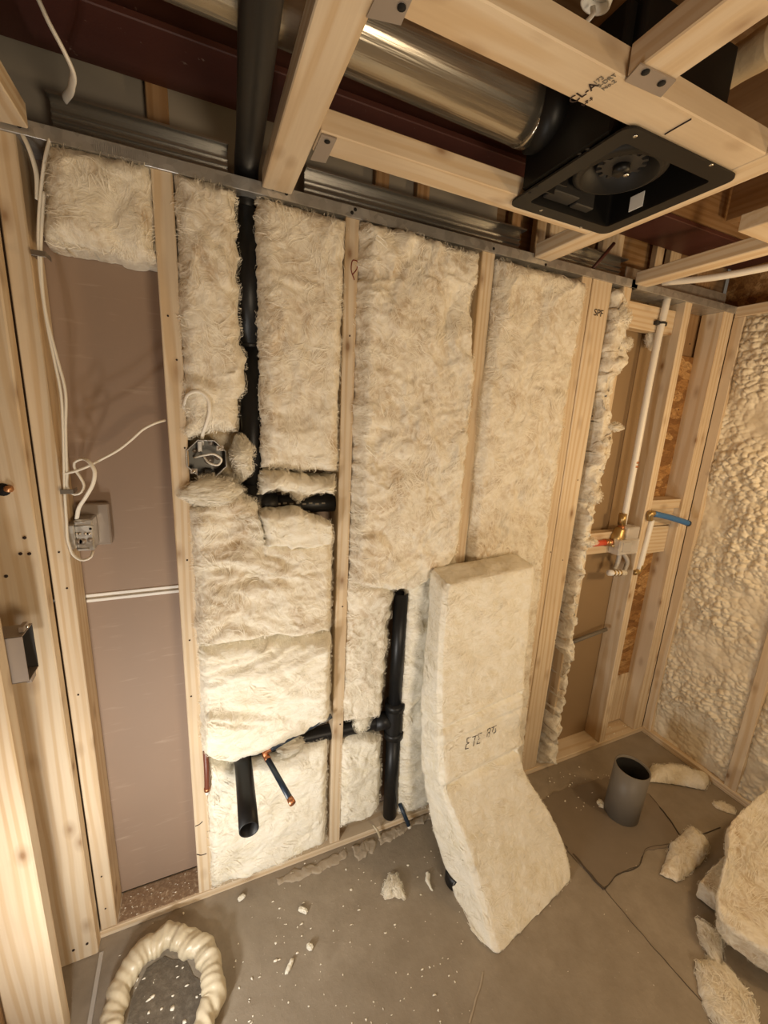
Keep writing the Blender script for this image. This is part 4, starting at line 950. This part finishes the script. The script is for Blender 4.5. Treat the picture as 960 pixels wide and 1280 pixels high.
# ---- slabs (leaning batt and fallen batts): rings of a rounded section swept along four corner curves
def slab(label, FL, FR, BR, BL, rows=150, nf_=46, ns_=16, mat='fiberglass_white', lump=0.006, creases=(), round_=0.16, nfib=4500, name='insulation_batt', flen=0.03, seed=3, group=None):
    S = [smoothpath(c, rows) for c in (FL, FR, BR, BL)]
    def edge(k): return np.linspace(0, 1, k, endpoint=False)
    ring = [(0, 1, u) for u in edge(nf_)] + [(1, 2, u) for u in edge(ns_)] + [(2, 3, u) for u in edge(nf_)] + [(3, 0, u) for u in edge(ns_)]
    G = np.stack([S[a] * (1 - u) + S[b] * u for a, b, u in ring], 1)
    cen = (S[0] + S[1] + S[2] + S[3])[:, None, :] / 4
    w = np.array([min(u, 1 - u) * (1.0 if (a % 2 == 0) else 0.45) for a, b, u in ring])
    corner = np.clip(1 - w / 0.06, 0, 1) ** 2
    G = G + (cen - G) * (corner * round_ * 0.35)[None, :, None]
    ends = np.clip(1 - np.minimum(np.arange(rows), np.arange(rows)[::-1]) / 3.0, 0, 1) ** 2
    G = G + (cen - G) * (ends * 0.05)[:, None, None]
    Nn = np.cross(np.gradient(np.concatenate([G[:, -1:], G, G[:, :1]], 1), axis=1)[:, 1:-1], np.gradient(G, axis=0)); Nn /= np.linalg.norm(Nn, axis=2)[..., None] + 1e-9
    if ((G - cen) * Nn).sum() < 0: Nn = -Nn
    h = lump * (1.3 * fbm(G * 6 + seed, 2) + 0.55 * fbm(G * 26 + seed, 3) + 0.35 * ridged(G * np.array([40, 60, 60]), 2))
    vv = np.linspace(0, 1, rows)
    front = np.array([1.0 if a == 0 else 0.25 for a, b, u in ring])
    for (pos, wid, dep, slant) in creases:
        uu = np.array([u if a == 0 else 0.5 for a, b, u in ring])
        dd = (vv[:, None] - pos - slant * (uu[None, :] - 0.5))
        h = h - dep * np.exp(-(dd / wid) ** 2) * front[None, :] + 0.4 * dep * np.exp(-((dd + 2.2 * wid) / (1.6 * wid)) ** 2) * front[None, :]
    G = G + Nn * h[..., None]
    n_ = G.shape[1]; V = G.reshape(-1, 3); Fq = [grid_faces(rows, n_, True)]
    for e, fl_ in ((0, 1), (rows - 1, -1)):      # end caps: a patch spanned between the four sides of the last ring
        R0 = G[e]; nn_ = len(R0)
        A0 = R0[:nf_ + 1]; A1 = R0[nf_ + ns_: 2 * nf_ + ns_ + 1][::-1]
        B1 = R0[nf_: nf_ + ns_ + 1]; B0 = R0[[(nn_ - q) % nn_ for q in range(ns_ + 1)]]
        u = np.linspace(0, 1, nf_ + 1)[None, :, None]; v = np.linspace(0, 1, ns_ + 1)[:, None, None]
        Q = (1 - v) * A0[None] + v * A1[None] + (1 - u) * B0[:, None] + u * B1[:, None] - ((1 - u) * (1 - v) * A0[0] + u * (1 - v) * A0[-1] + (1 - u) * v * A1[0] + u * v * A1[-1])
        ax = G[e].mean(0) - G[3 if e == 0 else rows - 4].mean(0); ax /= np.linalg.norm(ax)
        Q = Q + ax * (16 * u * (1 - u) * v * (1 - v)) ** 0.5 * (0.006 + 0.008 * fbm(Q * 18, 3)[..., None])
        if e and abs(Q[..., 2].mean()) < 0.05: Q[..., 2] = np.maximum(Q[..., 2], 0.001)
        off = len(V); V = np.concatenate([V, Q.reshape(-1, 3)])
        f_ = grid_faces(ns_ + 1, nf_ + 1) + off
        Fq.append(f_ if fl_ > 0 else f_[:, ::-1])
    o = fast(name, V, np.concatenate(Fq), mat, None, True, label=label, cat='insulation', group=group)
    bmx = bmesh.new(); bmx.from_mesh(o.data); bmesh.ops.remove_doubles(bmx, verts=bmx.verts[:], dist=0.0004); bmesh.ops.recalc_face_normals(bmx, faces=bmx.faces[:]); bmx.to_mesh(o.data); bmx.free()
    if nfib:
        fibers(np.concatenate([G[:, -ns_:], G[:, :nf_ + ns_]], 1), np.concatenate([Nn[:, -ns_:], Nn[:, :nf_ + ns_]], 1), nfib, o, flen, seed=seed + 90, lift=0.003, width=0.0006)
    return o
FL = [P(557, 733, y=-.155), P(551, 800, y=-.165), P(549, 890, y=-.19), P(551, 945, y=-.205), P(554, 985, y=-.228), P(580, 1055, y=-.29), P(600, 1120, y=-.36), P(621, 1197, z=0.003)]
FR = [P(671, 709, y=-.140), P(664, 780, y=-.150), P(655, 885, y=-.172), P(652, 935, y=-.185), P(659, 965, y=-.205), P(690, 1015, y=-.265), P(707, 1052, y=-.32), P(718, 1097, z=0.003)]
BL = [P(537, 711, y=-.045), P(531, 790, y=-.055), P(525, 890, y=-.080), P(526, 955, y=-.10), P(534, 1015, y=-.135), P(553, 1085, y=-.22), P(570, 1130, y=-.30), P(588, 1166, z=0.002)]
BR = [b + (r - l) * 0.98 for b, r, l in zip(BL, FR, FL)]
BR[-1] = BL[-1] + (FR[-1] - FL[-1]) * 0.96
lean = slab('thick bent batt leaning on the wall, its foot on the floor', FL, FR, BR, BL, rows=210, nf_=64, ns_=24, creases=((0.405, 0.0075, 0.016, -0.025), (0.590, 0.013, 0.022, 0.0), (0.455, 0.006, 0.006, -0.02)), nfib=5200)
# printed characters on its front: strokes just off the surface
dep = bpy.context.evaluated_depsgraph_get
bmt = bmesh.new(); bmt.from_mesh(lean.data); bmesh.ops.triangulate(bmt, faces=bmt.faces[:])
from mathutils.bvhtree import BVHTree
tree = BVHTree.FromBMesh(bmt); bmt.free()
LO = Vector(lean.matrix_basis.to_translation())
def on_lean(px, py):
    hit = tree.ray_cast(Vector(CAM) - LO, Vector(ray(px, py)).normalized())
    d = np.array(hit[0] + LO); return d - ray(px, py) / np.linalg.norm(ray(px, py)) * 0.0012
def glyph(strokes, ox, oy, sx, sy):
    sk = -0.32
    for s in strokes:
        px = [(ox + q[0] * sx + q[1] * sy * -sk * 0, oy + q[1] * sy + q[0] * sx * sk) for q in s]
        dense = []
        for a_, b_ in zip(px, px[1:]):
            for k in range(4): dense.append((a_[0] + (b_[0] - a_[0]) * k / 4, a_[1] + (b_[1] - a_[1]) * k / 4))
        dense.append(px[-1])
        tube('printed_mark', [on_lean(*q) for q in dense], 0.0011, 'ink', lean, 5, None, 0, 1, True)
G3 = [[(1.0, 0.0), (0.35, 0.02), (0.3, 0.4), (0.7, 0.5), (0.2, 0.6), (0.0, 1.0), (0.6, 1.0)]]
G7 = [[(0.0, 0.05), (1.0, 0.0)], [(0.6, 0.02), (0.35, 0.5), (0.2, 1.0)]]
G8 = [[(0.3, 0.1), (0.8, 0.05), (0.9, 0.35), (0.2, 0.55), (0.1, 0.95), (0.6, 0.9), (0.7, 0.5), (0.2, 0.45), (0.3, 0.1)]]
G0 = [[(0.1, 0.1), (1.1, 0.0)], [(0.5, 0.1), (0.25, 0.6), (0.5, 0.9), (0.95, 0.75), (0.9, 0.3)]]
glyph(G3, 581.5, 923.5, 7, 13); glyph(G7, 590.5, 921, 6.5, 12); glyph(G3, 596, 918, 6.5, 12)
glyph(G8, 608, 911, 6, 12); glyph(G0, 614, 909, 6, 10)

# fallen batts at the right
z1 = 0.15
UF = [P(911, 1030, z=0.20), P(910, 1065, z=0.19), P(906, 1100, z=0.17), P(897, 1140, z=0.13)]
ex = np.array([0.40, 0.03, 0.0])
slab('large pale batt lying at the right wall, upper layer', [UF[0], (UF[0] + UF[3]) / 2 + np.array([0, 0, 0.02]), UF[3], UF[3] + np.array([0.16, -0.26, -0.015])],
     [u + ex + np.array([0, 0, 0.02]) for u in (UF[0], (UF[0] + UF[3]) / 2, UF[3], UF[3] + np.array([0.10, -0.26, -0.015]))],
     [u + ex + np.array([0, 0, -0.07]) for u in (UF[0], (UF[0] + UF[3]) / 2, UF[3], UF[3] + np.array([0.10, -0.26, -0.015]))],
     [u + np.array([0.02, 0, -0.085]) for u in (UF[0], (UF[0] + UF[3]) / 2, UF[3], UF[3] + np.array([0.16, -0.26, -0.015]))],
     rows=90, nf_=50, ns_=14, lump=0.012, nfib=2500, seed=23, mat='fiberglass')
L0 = [P(912, 1060, z=0.08), P(874, 1101, z=0.07), P(893, 1128, z=0.06), P(915, 1150, z=0.06)]
slab('thin lower layer sticking out under the upper fallen batt', [L0[0], (L0[0] + L0[1]) / 2, L0[1]], [L0[0] + np.array([0.12, -0.06, 0.0]), (L0[0] + L0[1]) / 2 + np.array([0.1, -0.1, 0]), L0[2] + np.array([0.04, -0.05, 0.0])],
     [L0[0] + np.array([0.12, -0.06, -0.075]), (L0[0] + L0[1]) / 2 + np.array([0.1, -0.1, -0.07]), L0[2] + np.array([0.04, -0.05, -0.055])], [L0[0] + np.array([0, 0, -0.075]), (L0[0] + L0[1]) / 2 + np.array([0, 0, -0.07]), L0[1] + np.array([0, 0, -0.065])],
     rows=50, nf_=26, ns_=10, lump=0.007, nfib=500, seed=29, mat='fiberglass')
# scraps lying on the floor
def scrap(label, px0, px1, wid, hgt, seed, mat='fiberglass', nf=400, amp=0.32, sq=0.7):
    a_, b_ = P(*px0, z=0), P(*px1, z=0); c = (a_ + b_) / 2; L = np.linalg.norm(b_ - a_) / 2
    return blob('insulation_scrap', label, c, (L, wid, hgt), mat, seed=seed, amp=amp, freq=2.4, nf=nf, rot=math.atan2(b_[1] - a_[1], b_[0] - a_[0]), floor=True, flen=0.025, sq=sq)
def pad(label, top, right, bottom, left, hgt=0.03, z0=0.001, mat='fiberglass', seed=1, edge=0.006, bend=(0, 0), lump=0.013, nf=200, name='insulation_scrap', cat='insulation', res=0.005):
    """Torn piece lying on the floor: four pixel outlines put on the floor, raised and rounded."""
    C = [np.array([P(*q, z=z0)[:2] for q in e]) for e in (top, right, bottom, left)]
    W = max(np.linalg.norm(C[0][-1] - C[0][0]), np.linalg.norm(C[2][-1] - C[2][0])); H = np.linalg.norm(C[3][-1] - C[3][0])
    nu, nv = max(14, int(W / res)), max(14, int(H / res)); us = np.linspace(0, 1, nu); vs = np.linspace(0, 1, nv)
    Tt, Bb, Ll, Rr = polyline(C[0], us), polyline(C[2], us), polyline(C[3], vs), polyline(C[1], vs)
    u = us[None, :, None]; v = vs[:, None, None]
    Q = (1 - v) * Tt[None] + v * Bb[None] + (1 - u) * Ll[:, None] + u * Rr[:, None] - ((1 - u) * (1 - v) * Tt[0] + u * (1 - v) * Tt[-1] + (1 - u) * v * Bb[0] + u * v * Bb[-1])
    q3 = np.concatenate([Q, np.full(Q.shape[:2] + (1,), seed * 3.1)], 2)
    Q = Q + edge * np.stack([fbm(q3 * 32, 3, 0.6), fbm(q3 * 32 + 50, 3, 0.6)], 2)
    d = np.minimum(np.minimum(us, 1 - us)[None, :] * W, np.minimum(vs, 1 - vs)[:, None] * H)
    k = np.clip(d / (0.45 * min(W, H)), 0, 1); prof = np.sqrt(1 - (1 - k) ** 2)
    n = 1.1 * fbm(q3 * 12, 3) + 0.6 * ridged(q3 * 26, 3) + 0.15 * fbm(q3 * 90, 2)
    Z = z0 + hgt * prof * (1 + bend[0] * (us[None, :] - 0.5) + bend[1] * (vs[:, None] - 0.5)) + lump * n * (0.25 + 0.75 * prof)
    Z = np.maximum(Z, z0 + 0.0006)
    G = np.stack([Q[..., 0], Q[..., 1], Z], 2); V = G.reshape(-1, 3)
    per = np.r_[np.arange(nu), np.arange(1, nv) * nu + nu - 1, (nv - 1) * nu + np.arange(nu - 2, -1, -1), np.arange(nv - 2, 0, -1) * nu]
    PB = V[per].copy(); PB[:, 2] = z0; m = len(per); i = np.arange(m); j = (i + 1) % m; off = len(V)
    Nn = normals(G); flip = Nn[..., 2].mean() < 0
    fq = grid_faces(nv, nu); sd = np.stack([per[i], per[j], off + j, off + i], -1)
    Fq = np.concatenate([fq if not flip else fq[:, ::-1], sd])
    o = fast(name, np.concatenate([V, PB]), Fq, mat, None, True, label=label, cat=cat)
    if nf: fibers(G, Nn * (-1 if flip else 1), nf * 3, o, 0.024, seed=seed, lift=0.005)
    return o
pad('folded scrap between the cracked patch and the fallen batt', [(838, 1056), (860, 1036), (868, 1056)], [(868, 1056), (886, 1062), (880, 1076)], [(824, 1092), (846, 1103), (862, 1092), (880, 1076)], [(838, 1056), (832, 1074), (824, 1092)], 0.034, seed=41, z0=0.004, bend=(0.6, -0.5))
pad('pointed little scrap below the fallen batt', [(868, 1148), (874, 1152), (880, 1156)], [(880, 1156), (902, 1172), (905, 1194), (900, 1214)], [(886, 1196), (892, 1212), (900, 1214)], [(868, 1148), (874, 1170), (886, 1196)], 0.022, seed=43, nf=120)
pad('flat torn scrap lowest at the right edge', [(868, 1206), (884, 1196), (905, 1206)], [(905, 1206), (935, 1238), (960, 1300)], [(890, 1278), (915, 1300), (960, 1300)], [(868, 1206), (876, 1248), (890, 1278)], 0.026, seed=45, lump=0.012, edge=0.012, nf=350)
pad('long strip lying along the right wall beside the grey sleeve', [(813, 958), (850, 958), (884, 968)], [(884, 968), (887, 980), (882, 988)], [(812, 977), (850, 981), (882, 988)], [(813, 958), (811, 968), (812, 977)], 0.024, seed=47, mat='fiberglass_white', z0=0.005, nf=160)
pad('small flat sliver near the right bottom plate', [(892, 1003), (905, 1003), (918, 1010)], [(918, 1010), (920, 1015), (919, 1019)], [(895, 1010), (908, 1016), (919, 1019)], [(892, 1003), (892, 1007), (895, 1010)], 0.008, seed=49, lump=0.003, nf=50)
pad('whitish torn wad on the floor before the sill', [(484, 1096), (492, 1090), (499, 1098)], [(499, 1098), (501, 1110), (508, 1122)], [(479, 1122), (492, 1120), (508, 1122)], [(484, 1096), (480, 1108), (479, 1122)], 0.014, seed=51, mat='fiberglass_white', edge=0.016, nf=260, lump=0.006)
pad('drop shaped shred left of the leaning batt foot', [(531, 1090), (534, 1089), (537, 1092)], [(537, 1092), (537, 1102), (542, 1114)], [(539, 1113), (541, 1115), (542, 1114)], [(531, 1090), (531, 1100), (539, 1113)], 0.008, seed=53, mat='fiberglass_white', lump=0.002, nf=0, res=0.002)
scrap('white crumb pair on the floor right of the foam loop', (374, 1137), (384, 1141), 0.006, 0.006, 55, 'fiberglass_white', 0)
scrap('bright crumb with a long shadow near the frame bottom', (384, 1184), (391, 1187), 0.006, 0.008, 57, 'fiberglass_white', 0)
scrap('white crumb above the foam loop end', (298, 1126), (306, 1121), 0.006, 0.006, 59, 'fiberglass_white', 0)
scrap('thin white shred nearest the frame bottom', (358, 1218), (366, 1200), 0.005, 0.005, 61, 'fiberglass_white', 0)
scrap('white crumb just left of the grey sleeve', (747, 1003), (755, 1010), 0.012, 0.010, 63, 'fiberglass_white', 0)

# crumbs nobody could count
V, Fq = [], []
ico = bmesh.new(); bmesh.ops.create_icosphere(ico, subdivisions=1, radius=1)
iv = np.array([v.co for v in ico.verts]); jf = np.array([[v.index for v in f.verts] for f in ico.faces]); ico.free()
spots = [(P(RNG.uniform(290, 580), RNG.uniform(1060, 1285), z=0), RNG.uniform(0.0006, 0.0022) * (1 + (RNG.random() > 0.9))) for _ in range(150)]
spots += [(P(RNG.uniform(680, 800), RNG.uniform(960, 1015), z=0), RNG.uniform(0.001, 0.003)) for _ in range(50)]
spots += [(P(RNG.uniform(150, 260), RNG.uniform(1120, 1290), z=0), RNG.uniform(0.001, 0.004)) for _ in range(60)]
spots += [(P(RNG.uniform(560, 960), RNG.uniform(1040, 1285), z=0), RNG.uniform(0.0006, 0.0014)) for _ in range(25)]
pl = [(np.array([RNG.uniform(1.72, 1.98), RNG.uniform(0.0, 0.08), 0.0255]), RNG.uniform(0.0008, 0.0028)) for _ in range(26)]
pl += [(np.array([RNG.uniform(-0.28, -0.07), RNG.uniform(0.005, 0.08), 0.0258]), RNG.uniform(0.0006, 0.0017)) for _ in range(45)]
spots = [s for s in spots if s[0][1] < -0.012] + pl
for c, r in spots:
    q = iv * (r * (1 + 0.5 * RNG.normal(size=(len(iv), 1)).clip(-1, 1))) * np.array([RNG.uniform(0.7, 2.2), RNG.uniform(0.7, 1.6), 0.6]); q[:, 2] -= q[:, 2].min()
    q[:, 2] += max(c[2], 0.0045 if (1.1 < c[0] < 1.75 and c[1] > -0.45 and c[2] < 0.01) else 0.0002)
    Fq.append(jf + len(V) * len(iv)); V.append(q + np.array([c[0], c[1], 0]))
fast('floor_crumbs', np.concatenate(V), np.concatenate(Fq), 'strand', None, True, label='pale insulation crumbs scattered over the concrete floor', cat='debris', kind='stuff')

# mortar ridges at the foot of the wall
pad('long flat mortar ridge along the sill', [(345, 1098), (372, 1086), (400, 1077), (432, 1062)], [(432, 1062), (434, 1066), (436, 1070)], [(352, 1106), (372, 1100), (402, 1089), (436, 1070)], [(345, 1098), (347, 1103), (352, 1106)], 0.004, 0.0005, 'mortar', 71, 0.014, (0, 0), 0.005, 0, 'mortar_ridge', 'mortar', 0.004)
pad('round mortar blob at the sill below the drain', [(440, 1060), (452, 1052), (468, 1046)], [(468, 1046), (470, 1056), (468, 1064)], [(444, 1066), (448, 1075), (458, 1070), (468, 1064)], [(440, 1060), (441, 1063), (444, 1066)], 0.006, 0.0005, 'mortar', 72, 0.016, (0, 0), 0.007, 0, 'mortar_ridge', 'mortar', 0.003)
pad('grey mortar strip at the sill beside the leaning batt', [(472, 1044), (505, 1029), (541, 1014)], [(541, 1014), (541, 1020), (540, 1024)], [(476, 1056), (490, 1050), (512, 1036), (540, 1024)], [(472, 1044), (473, 1050), (476, 1056)], 0.005, 0.0005, 'mortar', 73, 0.014, (0, 0), 0.006, 0, 'mortar_ridge', 'mortar', 0.003)
o = thing('foam_drip', P(468, 1040, y=-0.01), 'cream foam drip curling over the sill', 'foam')
tube('strand', [P(466, 1031, y=-0.006), P(470, 1036, y=-0.02), P(474, 1044, y=-0.024), P(477, 1056, y=-0.028)], [0.003, 0.0048, 0.0035, 0.003], 'foam_skin', o, 10, 30)

# twisted foam loop on the floor
lp = [P(q[0], q[1], z=0.028) for q in ((136, 1300), (142, 1268), (152, 1236), (166, 1208), (186, 1184), (211, 1172), (238, 1178), (258, 1198), (268, 1228), (268, 1252), (258, 1272), (248, 1300))]
path = smoothpath(lp, 300); Gs = sweep(path, 0.030, 30)
s = np.linspace(0, 1, 300)[:, None]; th = np.linspace(0, 2 * math.pi, 30, endpoint=False)[None, :]
cen = path[:, None, :]
lens = np.r_[0, np.cumsum(np.linalg.norm(np.diff(path, axis=0), axis=1))][:, None]
tw = 0.09 * np.sin(lens * 105 + th * 1.0 + 4.5 * fbm(Gs * 9, 2)) + 0.12 * np.sin(lens * 47 - th * 1.0 + 3 * fbm(Gs * 7 + 5, 2)) + 0.30 * fbm(Gs * 16, 3) + 0.03 * np.sin(lens * 330 + th * 2)
Gs = cen + (Gs - cen) * (0.92 + tw)[..., None]; Gs[..., 2] = np.maximum(Gs[..., 2], 0.001)
lo = fast('foam_loop', Gs.reshape(-1, 3), grid_faces(300, 30, True)[:, ::-1], 'foam_skin', None, True, label='cream twisted foam loop lying on the concrete floor', cat='foam')
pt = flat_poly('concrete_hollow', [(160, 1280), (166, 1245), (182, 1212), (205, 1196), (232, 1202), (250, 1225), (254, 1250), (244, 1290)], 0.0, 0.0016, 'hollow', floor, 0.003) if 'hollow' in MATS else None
st = bar('packing_strap', P(127, 1190, z=0.003), P(110, 1290, z=0.003), 0.010, 0.003, 'guard_clear', None, (1, 0, 0), 0.0005, label='thin pale strip on the floor left of the foam loop', cat='strip')
